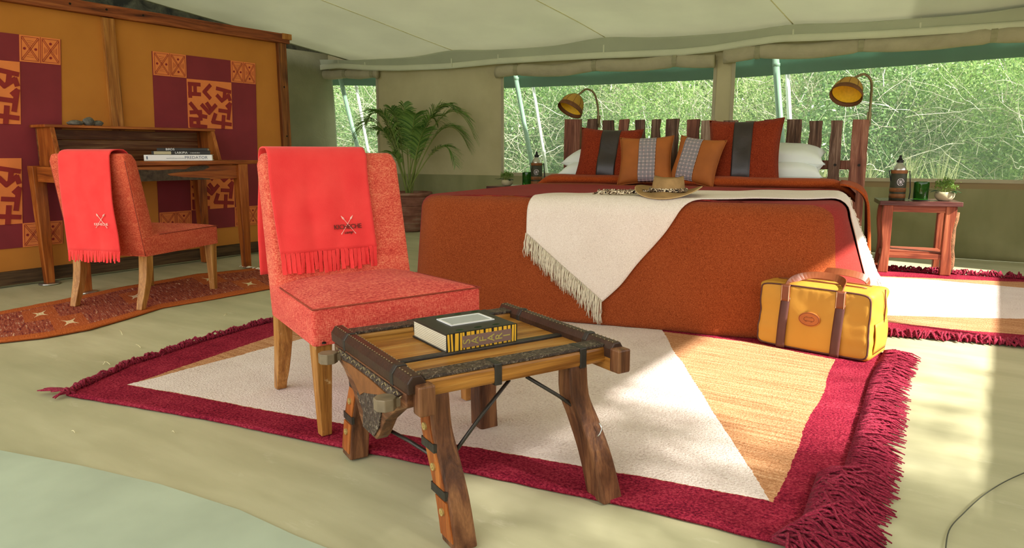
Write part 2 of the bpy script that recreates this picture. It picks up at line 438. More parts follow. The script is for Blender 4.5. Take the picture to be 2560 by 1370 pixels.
    M['soil'] = m_plain('soil', lin(58, 48, 36), .95, 0, .4, 40, .5)
    def leafm(name, a, b, trn=.35):
        t = NT(name); g = t.n('ShaderNodeNewGeometry')
        col = t.ramp(g.outputs['Random Per Island'], [(0, a), (1, b)])
        d = t.n('ShaderNodeBsdfDiffuse'); t.put(d.inputs[0], col); tr = t.n('ShaderNodeBsdfTranslucent'); t.put(tr.inputs[0], col)
        gl = t.n('ShaderNodeBsdfGlossy'); gl.inputs['Roughness'].default_value = .4
        mx = t.n('ShaderNodeMixShader'); mx.inputs[0].default_value = trn
        t.t.links.new(d.outputs[0], mx.inputs[1]); t.t.links.new(tr.outputs[0], mx.inputs[2])
        m2 = t.n('ShaderNodeMixShader'); m2.inputs[0].default_value = .05
        t.t.links.new(mx.outputs[0], m2.inputs[1]); t.t.links.new(gl.outputs[0], m2.inputs[2])
        t.t.links.new(m2.outputs[0], t.out.inputs[0]); return t.m
    M['palm'] = leafm('palm_leaf', lin(60, 104, 42), lin(140, 172, 84))
    M['palmstem'] = m_plain('palm_stem', lin(122, 134, 66), .6)
    M['herb'] = leafm('herb_leaf', lin(80, 118, 44), lin(140, 176, 76))
    M['herb_dark'] = leafm('broad_leaf', lin(34, 58, 34), lin(60, 92, 50))
    M['bush1'] = leafm('bush_leaf', lin(84, 124, 62), lin(190, 216, 134), .5)
    M['bush2'] = leafm('bush_leaf_dark', lin(60, 98, 56), lin(160, 192, 118), .5)
    M['bush3'] = leafm('bush_leaf_pale', lin(104, 142, 72), lin(212, 228, 158), .5)
    M['twig'] = leafm('pale_twig', lin(150, 140, 120), lin(236, 228, 208), .0)
    M['grass'] = leafm('dry_grass', lin(170, 176, 118), lin(222, 220, 172), .4)
    M['ground'] = m_plain('outdoor_ground', lin(112, 122, 74), .95, 0, .3, 3, .5)
    M['polewhite'] = m_plain('white_pole', lin(226, 228, 216), .5, 0, .03)
    M['polegreen'] = m_plain('green_pole', lin(120, 146, 128), .5, 0, .05)
    M['brass'] = m_plain('antique_brass', lin(120, 106, 74), .4, .6, .2)
    t = NT('woven_shade'); h = t.wave(9, t.vmul(t.obj, (1, 1, 14)), 'Z', .5)
    M['wicker'] = t.bsdf(t.ramp(h, [(.1, lin(150, 104, 30)), (.7, lin(206, 164, 60))]), .6, 0, t.bump(h, .6, .004))
    M['wickerdk'] = m_plain('dark_wicker', lin(98, 60, 26), .6, 0, .2, 40)
    M['shadein'] = m_plain('shade_lining', lin(226, 182, 40), .6, 0, .1, 60)
    M['pegwood'] = m_plain('worn_peg', lin(126, 110, 88), .5, .1, .25, 20, .2)
    M['iron'] = m_plain('forged_iron', lin(70, 66, 62), .45, .7, .2, 30, .2)
    t = NT('carved_leather'); v = t.n('ShaderNodeTexVoronoi'); t.put(v.inputs['Vector'], t.vmul(t.obj, (1, 1, 1))); v.inputs['Scale'].default_value = 60
    n1 = t.noise(85, None, 4, .7, 1.5)
    M['carved'] = t.bsdf(t.ramp(n1, [(.42, lin(44, 32, 28)), (.55, lin(74, 58, 48)), (.66, lin(148, 136, 116))]), .45, 0, t.bump(t.math('ADD', n1, v.outputs[0]), .8, .004))
    M['ridge'] = m_plain('dark_ridge', lin(58, 38, 28), .4, 0, .25, 30, .3)
    M['brassstud'] = m_plain('brass_stud', lin(190, 170, 110), .35, .5, .1)
    M['dullstud'] = m_plain('dull_stitch', lin(150, 132, 96), .6)
    M['black'] = m_plain('black_cover', lin(40, 38, 34), .4, 0, .2, 14)
    M['yellow'] = m_plain('yellow_print', lin(226, 176, 52), .5, 0, .08, 14)
    M['pages'] = m_plain('page_block', lin(236, 228, 204), .8, 0, .05, 10)
    M['pageline'] = m_plain('page_gap', lin(176, 164, 136), .8)
    M['silver'] = m_plain('silver_inlay', lin(190, 196, 200), .25, .2, .04, 8)
    M['taupe'] = m_plain('taupe_plate', lin(126, 100, 92), .5, 0, .05)
    M['olive_letter'] = m_plain('olive_letter', lin(172, 160, 84), .5)
    M['white'] = m_plain('white_cover', lin(232, 232, 230), .45, 0, .02)
    M['ink'] = m_plain('black_ink', lin(30, 30, 34), .5)
    M['bluegrey'] = m_plain('grey_blue_ink', lin(84, 96, 116), .5)
    M['cable'] = m_plain('dark_cable', lin(70, 72, 58), .5)
    M['straw'] = m_plain('straw', lin(222, 214, 170), .8)
build_mats()

def m_rug(name, outer, inner, origin, rz, thresh_noise=.006):
    """rug with nested convex polygons: border maroon, 'outer' brown field, 'inner' pale field (world points)"""
    t = NT(name)
    c, s = math.cos(-rz), math.sin(-rz)
    def tl(p): x, y = p[0]-origin[0], p[1]-origin[1]; return (x*c-y*s, x*s+y*c)
    nn = t.noise(70, None, 2, .6, col=True)
    v = t.vadd(t.obj, t.vmul(t.vadd(nn, (-.5, -.5, -.5)), thresh_noise*2))
    slow = t.noise(1.7, None, 2, .5, col=True)
    v = t.vadd(v, t.vmul(t.vadd(slow, (-.5, -.5, -.5)), .045))
    x, y, _ = t.sep(v)
    def inside(poly):
        P = [tl(p) for p in poly]
        ar = sum(P[i][0]*P[(i+1) % len(P)][1]-P[(i+1) % len(P)][0]*P[i][1] for i in range(len(P)))
        if ar < 0: P = P[::-1]
        cur = None
        for i in range(len(P)):
            (x0, y0), (x1, y1) = P[i], P[(i+1) % len(P)]
            L = math.hypot(x1-x0, y1-y0); a, b = -(y1-y0)/L, (x1-x0)/L
            d = t.math('ADD', t.math('ADD', t.math('MULTIPLY', x, a), t.math('MULTIPLY', y, b)), -(a*x0+b*y0))
            cur = d if cur is None else t.math('MINIMUM', cur, d)
        return t.math('GREATER_THAN', cur, 0.0)
    g = t.noise(130, None, 3, .7); big = t.noise(6, None, 3)
    st = t.noise(1, t.vmul(t.obj, (2.5, 60, 1)), 3, .6)
    g2 = t.math('ADD', t.math('MULTIPLY', g, .75), t.math('MULTIPLY', big, .25))
    g3 = t.math('ADD', t.math('MULTIPLY', g, .5), t.math('MULTIPLY', st, .5))
    mar = t.ramp(g2, [(.36, lin(86, 16, 34)), (.5, lin(138, 33, 52)), (.66, lin(172, 62, 78))])
    brn = t.ramp(g3, [(.36, lin(150, 100, 66)), (.5, lin(188, 136, 96)), (.66, lin(214, 170, 130))])
    wht = t.ramp(g2, [(.34, lin(196, 176, 166)), (.46, lin(222, 206, 198)), (.66, lin(236, 224, 216))])
    col = t.mix(inside(outer), mar, brn); col = t.mix(inside(inner), col, wht)
    return t.bsdf(col, .95, 0, t.bump(g2, 1.0, .008), sheen=0, spec=.05)

# =================================================================== STRUCTURE
WA = R(7.37); P0 = (-7.5, 6.11)
def W2(s, y, z=0):   # back-wall frame -> world
    return (P0[0]+s*math.cos(WA)-y*math.sin(WA), P0[1]+s*math.sin(WA)+y*math.cos(WA), z)

# floor of canvas
fl = MB(); fl.grid(lambda a, b: (lerp(-8.2, 1.3, a), lerp(-1.2, 7.35, b), .004*nz(lerp(-8.2, 1.3, a)*1.5, lerp(-1.2, 7.35, b)*1.5)-.004), 60, 60)
for e in ((-8.2, -1.2, 1.3, -1.2), (1.3, -1.2, 1.3, 7.35)): pass
floor = struct(obj('floor', fl, M['floor'], smooth=True, solid=-.02))
# front groundsheet strip with curved edge
edge = [at(x, y) for x, y in ((-260, 1085), (0, 1130), (200, 1168), (400, 1215), (600, 1280), (740, 1345), (880, 1400), (1050, 1440))]
pg = MB()
n = len(edge); far = [(p[0]+.25-.02*i, p[1]-1.2) for i, p in enumerate(edge)]
pg.add([(p[0], p[1], .006) for p in edge] + [(p[0], p[1], .006) for p in far], [(i, i+1, n+i+1, n+i) for i in range(n-1)])
sh = struct(obj('trim_1', pg, M['sheet'], solid=-.005)); sh['label'] = 'pale green groundsheet edge lapping over the floor'

# outdoor ground with rising bank
og = MB()
def gfn(a, b):
    x = lerp(-34, 30, a); y = lerp(-14, 40, b)
    z = -.06 + .05*nz(x*.4, y*.4)
    if y > 14: z += (y-14)*.42
    return (x, y, z)
og.grid(gfn, 50, 50)
tag(obj('outdoor_ground', og, M['ground'], smooth=True), 'green earth bank outside the tent', 'ground', kind='structure')

# back wall with three window openings
wins = [(.12, 1.22, .70, 1.80), (2.96, 5.22, .655, 1.74), (5.42, 7.74, .655, 1.77)]
def cuts(lo, hi, step, extra):
    v = sorted(set([round(lo+i*(hi-lo)/round((hi-lo)/step), 4) for i in range(round((hi-lo)/step)+1)] + extra)); out = [v[0]]
    for q in v[1:]:
        if q-out[-1] > .012 or q in extra:
            if q-out[-1] <= .012 and out[-1] not in extra: out[-1] = q
            else: out.append(q)
    return out
S_ = cuts(0, 9.3, .07, [w_[0] for w_ in wins]+[w_[1] for w_ in wins]); Z_ = cuts(0, 2.12, .06, sorted(set([w_[2] for w_ in wins]+[w_[3] for w_ in wins])))
wb = MB()
def wy(s, z):
    y = .010*nz(s*1.6, z*1.2, 3)
    if z < .6:
        k = (.6-z)/.6
        y += k*(.05*math.sin(s*3.1+z*5)+.05*nz(s*1.3, z*2.5, 9)) - .10*k*k*(1 if s > 5 else .4)
        if s > 6.4: y -= .05*math.exp(-((z-(.42-.30*(s-6.6)))/.07)**2)*k**.3
    return y
vs_ = [(s, wy(s, z), z) for s in S_ for z in Z_]; fs_ = []
for i in range(len(S_)-1):
    for j in range(len(Z_)-1):
        sm, zm = (S_[i]+S_[i+1])/2, (Z_[j]+Z_[j+1])/2
        if any(a < sm < b and c < zm < d for a, b, c, d in wins): continue
        q = i*len(Z_)+j; fs_.append((q, q+len(Z_), q+len(Z_)+1, q+1))
wb.add(vs_, fs_)
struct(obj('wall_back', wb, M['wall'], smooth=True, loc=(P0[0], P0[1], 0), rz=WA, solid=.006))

def roll(parent, s0, s1, z0, z1, r, straps, y=-.07):
    mb = MB(); ring = []
    n_ = 60
    for i in range(n_+1):
        s = lerp(s0, s1, i/n_); zc = lerp(z0, z1, i/n_)
        near = min([abs(s-q) for q in straps]+[1])
        rr = r*(1-.22*math.exp(-(near/.035)**2)) * (1+.06*nz(s*5, 1.3))
        zc += .022*math.exp(-(near/.25)**2)-.012+.01*nz(s*1.5, 7)
        ring.append([(s, y+rr*.75*math.cos(t)*(1+.12*nz(s*9, t)), zc+rr*math.sin(t)) for t in [2*math.pi*k/14 for k in range(14)]])
    mb.loft(ring)
    obj('rolled_flap', mb, M['roll'], parent, smooth=True)
    for q in straps:
        zc = lerp(z0, z1, (q-s0)/(s1-s0)) + .012
        st = MB(); rr = r*.84
        st.loft([[(q+dx, y+(rr*.78+dr)*math.cos(t), zc+(rr+dr)*math.sin(t)) for t in [2*math.pi*k/12 for k in range(12)]] for dx, dr in ((-.022, 0), (-.022, .006), (.022, .006), (.022, 0))])
        st.box((q, y-rr*.2, zc+r+.05), (.03, .006, .10))
        obj('strap', st, M['strap'], parent, smooth=False)
wl = ['netting window by the corner post behind the palm', 'netting window behind the left half of the headboard', 'wide netting window above the right bedside table']
rolls = [(.02, 1.30, 1.835, 1.79, .055, [.42, .80, 1.22]), (2.90, 5.24, 1.735, 1.735, .062, [3.15, 4.04, 4.86]), (5.32, 8.3, 1.765, 1.80, .066, [5.62, 6.47, 7.42])]
for i, (a, b, c, d) in enumerate(wins):
    e = bpy.data.objects.new('window_%d' % (i+1), None); C.objects.link(e); e.location = (P0[0], P0[1], 0); e.rotation_euler = (0, 0, WA)
    e['kind'] = 'structure'; e['label'] = wl[i]
    nm = MB(); nm.grid(lambda u, v: (lerp(a-.02, b+.02, u), .03+.004*nz(u*4, v*4, i), lerp(c-.02, d+.05, v)), 12, 8)
    obj('netting', nm, M['net'], e, smooth=True)
    hm = MB()
    for x0, x1, z0, z1 in ((a-.03, a, c-.03, d), (b, b+.03, c-.03, d), (a-.03, b+.03, c-.03, c)):
        hm.box(((x0+x1)/2, -.008, (z0+z1)/2), (x1-x0, .012, z1-z0))
    obj('hem', hm, M['roll'], e)
    roll(e, *rolls[i])

# outer fly canvas eave seen through the netting
fm = MB(); flypts = [(-1.0, 1.79), (-.2, 1.77), (.93, 1.71), (2.0, 1.64), (2.74, 1.61), (4.0, 1.60), (5.2, 1.60), (6.63, 1.64), (7.7, 1.67), (9.6, 1.70)]
fm.grid(lambda u, v: (lerp(-1.0, 9.6, u), lerp(.40, .34, v)+.006*math.sin(u*70), lerp(plin(flypts, lerp(-1.0, 9.6, u)), 2.12, v)), 80, 4)
tag(obj('fly_sheet_eave', fm, M['fly'], smooth=True, loc=(P0[0], P0[1], 0), rz=WA, solid=.004), 'dark green outer fly canvas hanging above the netting windows', 'canopy', kind='structure')

# outside poles
def pole(s0, z0, s1, z1, mat, r, label, y=.36, group=None):
    # extended to the ground
    k = (s1-s0)/(z1-z0); sb = s1 + k*(-.06-z1); st = s0 + k*(2.0-z0)
    p = MB(); p.tube([(0, 0, 0), (st-sb, .0, 2.06)], r, 12)
    o = obj('tent_pole', p, mat, smooth=True, loc=W2(sb, y, -.06), rz=WA); tag(o, label, 'pole', group)
    cl = MB(); cl.lathe([(r+.001, .0), (r+.004, .002), (r+.004, .03), (r+.001, .032)], 12); 
    for q in (.45, .85):
        c_ = obj('pole_collar', cl, mat, o, smooth=True); c_.location = ((st-sb)*q, 0, 2.06*q)
pole(.36, 1.81, .60, .93, M['polegreen'], .028, 'leaning pale green pole outside the corner window', .36)
pole(.54, 1.77, .70, .92, M['polewhite'], .020, 'leaning white pole beside the green one outside the corner window', .44)
pole(2.93, 1.69, 3.14, .70, M['polegreen'], .026, 'leaning green pole at the left edge of the middle window', .36)
pole(3.11, 1.59, 3.26, .79, M['polewhite'], .018, 'thin white pole right of the green one in the middle window', .44)
pole(5.73, 1.73, 5.80, 1.19, M['polegreen'], .032, 'upright green pole behind the right half of the headboard', .36)
pole(5.83, 1.64, 5.88, 1.19, M['polewhite'], .022, 'upright white pole just right of the green pole behind the headboard', .44)

# ceiling canvas (local frame of the back wall, sloping up toward the camera)
def seam_s(yl): return .62 + .17*(yl+.9) if yl > -3 else .62+.17*(-2.1)
def czz(s, yl):
    seam = min(abs((s-.13*yl*0) - q + .22*yl) for q in (2.35, 4.13, 5.95, 7.9)) if False else 1
    z = 2.0 - .135*(yl)
    # sag between rafters, ridge on rafters
    best = 9
    for q in (2.35, 4.15, 5.92, 7.75, .35+.02):
        best = min(best, abs(s-(q+.16*(yl)*(1.0))))
    z += .035*math.exp(-(best/.35)**2) - .03 + .02*nz(s*.8, yl*.8) 
    return z
cm = MB()
def cfn(a, b):
    yl = lerp(.06, -7.6, b); s = lerp(seam_s(yl), (8.46+.1283*yl)/.9917, a); return (s, yl, czz(s, yl))
cm.grid(cfn, 110, 90)
struct(obj('ceiling', cm, M['ceil'], smooth=True, loc=(P0[0], P0[1], 0), rz=WA, solid=.004))
# dark sheet added to keep sun out of the gap left of the ceiling canvas
orf = MB(); orf.grid(lambda a, b: (seam_s(lerp(.3, -7.6, b))+lerp(-1.3, .35, a), lerp(.3, -7.6, b), 2.0-.135*lerp(.3, -7.6, b)+.20), 6, 30)
o = struct(obj('sun_block_sheet', orf, M['darkcanvas'], smooth=True, loc=(P0[0], P0[1], 0), rz=WA, solid=.01)); o['label'] = 'dark sheet added to block sun at the left end of the tent'
# seams sewn along the rafters
for k_, q in enumerate((2.35, 4.15, 5.92, 7.75)):
    for dd in (0,):
        sm = MB(); pts = [(q+.16*y_+dd, y_, czz(q+.16*y_+dd, y_)-.006) for y_ in np.linspace(-.02, -7.5, 50)]
        sm.tube(pts, [.006*(1+.3*nz(p[1]*3, 1)) for p in pts], 5, flat=.6)
        o = struct(obj('trim_%d' % (k_+2), sm, M['seamtape'], smooth=True, loc=(P0[0], P0[1], 0), rz=WA)); o['label'] = 'pale seam sewn across the canvas ceiling'
# valance
vb = [(-.05, 1.875), (.18, 1.87), (.73, 1.885), (1.2, 1.835), (1.63, 1.812), (2.3, 1.80), (2.95, 1.815), (4.1, 1.805), (4.91, 1.79), (5.2, 1.80), (5.53, 1.83), (5.81, 1.85), (6.2, 1.835), (6.61, 1.825), (7.61, 1.83), (9.3, 1.84)]
def vbot(s): return plin(vb, s)
vm = MB(); vm.grid(lambda a, b: (lerp(.1, 9.3, a), -.10-.02*math.sin(lerp(.1, 9.3, a)*2.2)*b-.03*(1-b), lerp(czz(lerp(.1, 9.3, a), 0)-.01, vbot(lerp(.1, 9.3, a))+.05, b)), 120, 6)
v_ = struct(obj('trim_7', vm, M['valance'], smooth=True, loc=(P0[0], P0[1], 0), rz=WA, solid=.003)); v_['label'] = 'pale green valance hanging from the ceiling edge'
hm = MB(); hm.grid(lambda a, b: (lerp(.1, 9.3, a), -.108-.02*math.sin(lerp(.1, 9.3, a)*2.2)-.002*math.sin(b*3.14), lerp(vbot(lerp(.1, 9.3, a))+.062, vbot(lerp(.1, 9.3, a)), b)), 120, 3)
obj('hem', hm, M['hem'], v_, smooth=True, solid=.004)
sm = MB()
for q in (.75, 1.15, 2.35, 2.95, 4.15, 5.92, 6.9, 7.75):
    sm.box((q, -.112-.02*math.sin(q*2.2)*.7, (vbot(q)+.07+czz(q, 0))/2-.03), (.014, .006, czz(q, 0)-vbot(q)-.02))
obj('seam', sm, M['hem'], v_)

# left end of the tent: gloom above the partition painted dark onto the canvas
lw = MB()
lw.grid(lambda a, b: (seam_s(lerp(.1, -7, a))-.25-.10*b+.02*nz(a*9, b*4), lerp(.05, -7, a), lerp(0, 3.4, b)), 40, 14)
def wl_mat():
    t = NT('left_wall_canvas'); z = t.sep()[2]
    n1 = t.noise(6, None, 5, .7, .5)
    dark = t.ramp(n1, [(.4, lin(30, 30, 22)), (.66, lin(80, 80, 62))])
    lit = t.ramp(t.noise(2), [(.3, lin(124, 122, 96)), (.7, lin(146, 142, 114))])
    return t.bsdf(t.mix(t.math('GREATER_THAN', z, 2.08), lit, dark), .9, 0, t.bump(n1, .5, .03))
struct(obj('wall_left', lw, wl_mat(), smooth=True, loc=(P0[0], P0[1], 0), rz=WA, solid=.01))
cp = MB(); cp.box((.02, -.03, 1.0), (.055, .03, 2.0))
o = struct(obj('trim_8', cp, M['ochre'], loc=(P0[0], P0[1], 0), rz=WA)); o['label'] = 'ochre webbing strip down the tent corner'

# right wall (outside the frame) with a long window opening that lets the sun in
XR = .95
rw = MB()
for (y0, y1, z0, z1) in ((-1.2, 7.3, 0, .70), (-1.2, 7.3, 1.61, 3.3), (6.25, 7.3, .70, 1.61), (-1.2, .55, .70, 1.61)):
    rw.box((XR, (y0+y1)/2, (z0+z1)/2), (.012, y1-y0, z1-z0))
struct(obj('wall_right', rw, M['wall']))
for y in (3.85,):
    rp = MB(); rp.tube([(XR+.06, y, 0), (XR+.06, y, 2.1)], .02, 10)
    tag(obj('tent_pole', rp, M['polewhite'], smooth=True), 'white pole outside the tent right wall', 'pole')

# partition with ochre canvas and timber frame
pt = bpy.data.objects.new('wall_partition', None); C.objects.link(pt); pt['kind'] = 'structure'
XP = -5.35
m_ = MB(); m_.box((XP-.02, 2.45, .95), (.04, 3.48, 1.80)); obj('canvas_panel', m_, M['ochre'], pt)
m_ = MB(); m_.box((XP+.012, 2.45, 1.866), (.07, 3.56, .082)); bmx = obj('top_beam', m_, M['beamwood'], pt, bev=.004)
nl = MB()
for y in (2.16, 2.40, 2.68, 2.95, 3.10, 1.95): nl.lathe([(.007, 0), (.007, .001), (.004, .002)], 8)
nl = MB()
for y in (1.95, 2.16, 2.42, 2.66, 2.92): nl.tube([(XP+.046, y, 1.872), (XP+.049, y, 1.872)], .008, 8)
obj('peg_hole', nl, M['nail'], bmx)
m_ = MB(); m_.box((XP+.012, 4.20, 1.885), (.085, .10, .05)); obj('beam_end', m_, M['studwood'], pt, bev=.004)
m_ = MB(); m_.box((XP+.008, 2.675, .97), (.05, .085, 1.70)); obj('stud', m_, M['studwood'], pt, bev=.003)
m_ = MB(); m_.box((XP+.008, 4.155, .93), (.06, .085, 1.86)); obj('stud', m_, M['postwood'], pt, bev=.004, label='dark worn corner post')
nl = MB()
for z in (1.02, .78, 1.45): nl.tube([(XP+.037, 4.15, z), (XP+.041, 4.15, z)], .008, 8)
obj('peg_hole', nl, M['nail'], pt)
m_ = MB(); m_.box((XP+.012, 2.45, .055), (.045, 3.5, .09)); obj('bottom_rail', m_, M['basewood'], pt, bev=.004)

# =================================================================== WALL HANGINGS
def glyph(mb, pts, wd, fn, d=.0025):
    """thick strokes as little prisms"""
    for k_, (a, b) in enumerate(zip(pts, pts[1:])):
        dx, dy = b[0]-a[0], b[1]-a[1]; L = math.hypot(dx, dy); ux, uy = dx/L, dy/L; px, py = -uy*wd/2, ux*wd/2
        e = wd*.3
        q = [(a[0]-ux*e+px, a[1]-uy*e+py), (b[0]+ux*e+px, b[1]+uy*e+py), (b[0]+ux*e-px, b[1]+uy*e-py), (a[0]-ux*e-px, a[1]-uy*e-py)]
        mb.prism(q, fn, 0, d+.00012*(len(mb.v)//8 % 9))
G1 = [[(.04, .10), (.27, .10)], [(.17, .10), (.17, .31)], [(.04, .30), (.27, .30)], [(.06, .10), (.06, .36)],
      [(.50, .10), (.37, .24), (.49, .36)], [(.66, .15), (.96, .20)], [(.84, .18), (.82, .34)], [(.66, .30), (.76, .40), (.92, .28)], [(.92, .28), (.95, .37)],
      [(.06, .50), (.26, .73)], [(.06, .68), (.28, .66)], [(.25, .66), (.27, .82)], [(.26, .74), (.39, .76)],
      [(.31, .52), (.46, .67), (.61, .51)], [(.42, .48), (.48, .56)],
      [(.88, .52), (.95, .46), (.90, .78)], [(.70, .61), (.93, .63)],
      [(.60, .70), (.54, .86), (.95, .90)], [(.79, .73), (.77, .98)],
      [(.06, .80), (.06, .95), (.38, .97)], [(.06, .82), (.22, .82)], [(.21, .82), (.22, .95)]]
_gk = [0]
def hanging(y0, y1, z0, z1, label, cols, rows, shear=.045):
    root = thing('wall_hanging', label, 'wall hanging', (XP+.001, (y0+y1)/2, (z0+z1)/2))
    cy, cz = (y0+y1)/2, (z0+z1)/2
    bp = MB(); bp.box((.002, 0, 0), (.004, y1-y0, z1-z0)); obj('cloth_panel', bp, M['maroon_paint'], root)
    def place(ya, yb, za, zb, kind, flip=False):
        b = MB(); b.box((.0055, (ya+yb)/2-cy, (za+zb)/2-cz), (.003, yb-ya, zb-za))
        o = obj('printed_square' if kind == 'x' else 'symbol_panel', b, M['orange_print'], root)
        fn = lambda u, v, d: (.007+d, lerp(ya, yb, u)-cy, lerp(zb, za, v)-cz)
        g = MB()
        if kind == 'g':
            asp = (yb-ya)/(zb-za)
            for s in G1:
                pts = [(p[0], p[1]) for p in s]
                if flip: pts = [(1-p[0], p[1]) for p in pts]
                # stroke in metres for even width
                glyph(g, [(p[0]*(yb-ya), p[1]*(zb-za)) for p in pts], .030, lambda u, v, d: (.007+d, ya+u-cy, zb-v-cz), .0012+.00022*(G1.index(s)))
        else:
            W_, H_ = yb-ya, zb-za; hw = W_/2
            for k in (0, 1):
                o_ = .06*H_; x0, x1, zt, zbm = k*hw+o_, (k+1)*hw-o_, o_, H_-o_
                f2 = lambda u, v, d: (.007+d, ya+u-cy, zb-v-cz)
                for s in ([(x0, zt), (x1, zt)], [(x1, zt), (x1, zbm)], [(x1, zbm), (x0, zbm)], [(x0, zbm), (x0, zt)],
                          [(x0+.006, zt), (x1, zbm-.006)], [(x0, zt+.006), (x1-.006, zbm)], [(x1-.006, zt), (x0, zbm-.006)], [(x1, zt+.006), (x0+.006, zbm)]):
                    glyph(g, s, .0022, f2, .0012)
                cx_, cz_ = (x0+x1)/2, (zt+zbm)/2
                for dx, dz in (((-.27, 0), (.27, 0)) if k == 0 else ((0, -.27), (0, .27))):
                    g.prism([(cx_+dx*hw+.009*math.cos(t), cz_+dz*H_+.009*math.sin(t)) for t in [2*math.pi*q/10 for q in range(10)]], f2, 0, .0012)
                for dx, dz in (((0, -.30), (0, .30)) if k == 0 else ((-.3, 0), (.3, 0))):
                    for q in range(3):
                        if dz: glyph(g, [(cx_-.02+q*.006, cz_+dz*H_*(1-.25*q)), (cx_+.02-q*.006, cz_+dz*H_*(1-.25*q))], .0014, f2, .001)
                        else: glyph(g, [(cx_+dx*hw*(1-.25*q), cz_-.02+q*.006), (cx_+dx*hw*(1-.25*q), cz_+.02-q*.006)], .0014, f2, .001)
            glyph(g, [(hw, .02*H_), (hw, .98*H_)], .003, lambda u, v, d: (.007+d, ya+u-cy, zb-v-cz), .0012)
        obj('printed_marks', g, M['dark_print'], o)
    ca, cb, cc, cd_ = cols; r = rows
    for ya, yb in ((ca, cb), (cc, cd_)):
        place(ya, yb, r[0], z1, 'x'); place(ya, yb, z0, r[3], 'x')
    place(cb, cc, r[1], r[0]-.005, 'g'); place(cb, cc, r[3], r[2], 'g')
    for q in [root]+list(root.children_recursive):
        if q.type == 'MESH':
            for v in q.data.vertices: v.co.y += shear*v.co.z
    return root
hanging(2.955, 3.86, .25, 1.63, 'maroon and orange patterned cloth on the ochre partition, right of the middle stud', (2.96, 3.225, 3.62, 3.855), (1.455, 1.07, .80, .415))
hanging(1.385, 2.295, .25, 1.635, 'maroon and orange patterned cloth cut off by the left edge of the picture', (1.39, 1.665, 2.045, 2.29), (1.465, 1.06, .84, .41), .09)

# =================================================================== RUGS
def coons(bot, top, left, right):
    def pl(P, t):
        L = [0]
        for a, b in zip(P, P[1:]): L.append(L[-1]+math.hypot(b[0]-a[0], b[1]-a[1]))
        t *= L[-1]
        for i in range(len(P)-1):
            if t <= L[i+1] or i == len(P)-2:
                k = (t-L[i])/(L[i+1]-L[i]); return (lerp(P[i][0], P[i+1][0], k), lerp(P[i][1], P[i+1][1], k))
    def f(u, v):
        b, t_, l, r = pl(bot, u), pl(top, u), pl(left, v), pl(right, v)
        o = []
        for k in (0, 1):
            o.append((1-v)*b[k]+v*t_[k]+(1-u)*l[k]+u*r[k]-((1-u)*(1-v)*bot[0][k]+u*(1-v)*bot[-1][k]+(1-u)*v*top[0][k]+u*v*top[-1][k]))
        return o
    return f
def rug_mesh(f, nu, nv, h, amp=.0015, wob=.004):
    mb = MB()
    def fn(u, v):
        x, y = f(u, v); e = min(u, v, 1-u, 1-v)
        if e == 0:
            x += wob*nz(x*14, y*14, 2); y += wob*nz(x*14, y*14, 8)
        return (x, y, h+amp*nz(x*9, y*9)+amp*nz(x*40, y*40)+.002*max(0, nz(x*2, y*2, 4)))
    mb.grid(fn, nu, nv)
    # skirt down to the floor
    idx = lambda i, j: i*(nv+1)+j
    loop = [idx(i, 0) for i in range(nu)]+[idx(nu, j) for j in range(nv)]+[idx(nu-i, nv) for i in range(nu)]+[idx(0, nv-j) for j in range(nv)]
    base = len(mb.v)
    for q in loop: p = mb.v[q]; mb.v.append((p[0], p[1], .0005))
    for k in range(len(loop)):
        k2 = (k+1) % len(loop); mb.f.append((loop[k], base+k, base+k2, loop[k2]))
    mb.f.append(tuple(base+k for k in range(len(loop)))[::-1])
    return mb
def fringe(pts, out, nper, length, r, jit=.35, lift=.01, layers=1, seed=1, curl=0.0, inset=.02):
    """tassels along a polyline, each a bent tapering tube"""
    rr = random.Random(seed); mb = MB()
    for a, b in zip(pts, pts[1:]):
        L = math.hypot(b[0]-a[0], b[1]-a[1]); n_ = int(L*nper)
        for k in range(n_):
            for ly in range(layers):
                t = (k+rr.random())/n_; ang = rr.uniform(-jit, jit)+.5*nz(t*L*3+a[0], a[1], seed)
                dx, dy = out[0]*math.cos(ang)-out[1]*math.sin(ang), out[0]*math.sin(ang)+out[1]*math.cos(ang)
                ln = length*rr.uniform(.65, 1.15); x0, y0 = lerp(a[0], b[0], t)-out[0]*inset, lerp(a[1], b[1], t)-out[1]*inset
                P = []; z0 = .011+ly*.004; bend = rr.uniform(-.5, .5)*(1+curl)
                for q in range(5):
                    u = q/4; bx = -dy*bend*u*u*ln*.5; by = dx*bend*u*u*ln*.5
                    z = lerp(z0, r+.001, u)+lift*math.sin(u*3.1)*rr.uniform(.4, 1.3)*(1+ly)
                    P.append((x0+dx*ln*u+bx, y0+dy*ln*u+by, z))
                mb.tube(P, [r, r*1.05, r, r*1.1, r*.55], 5)
    return mb

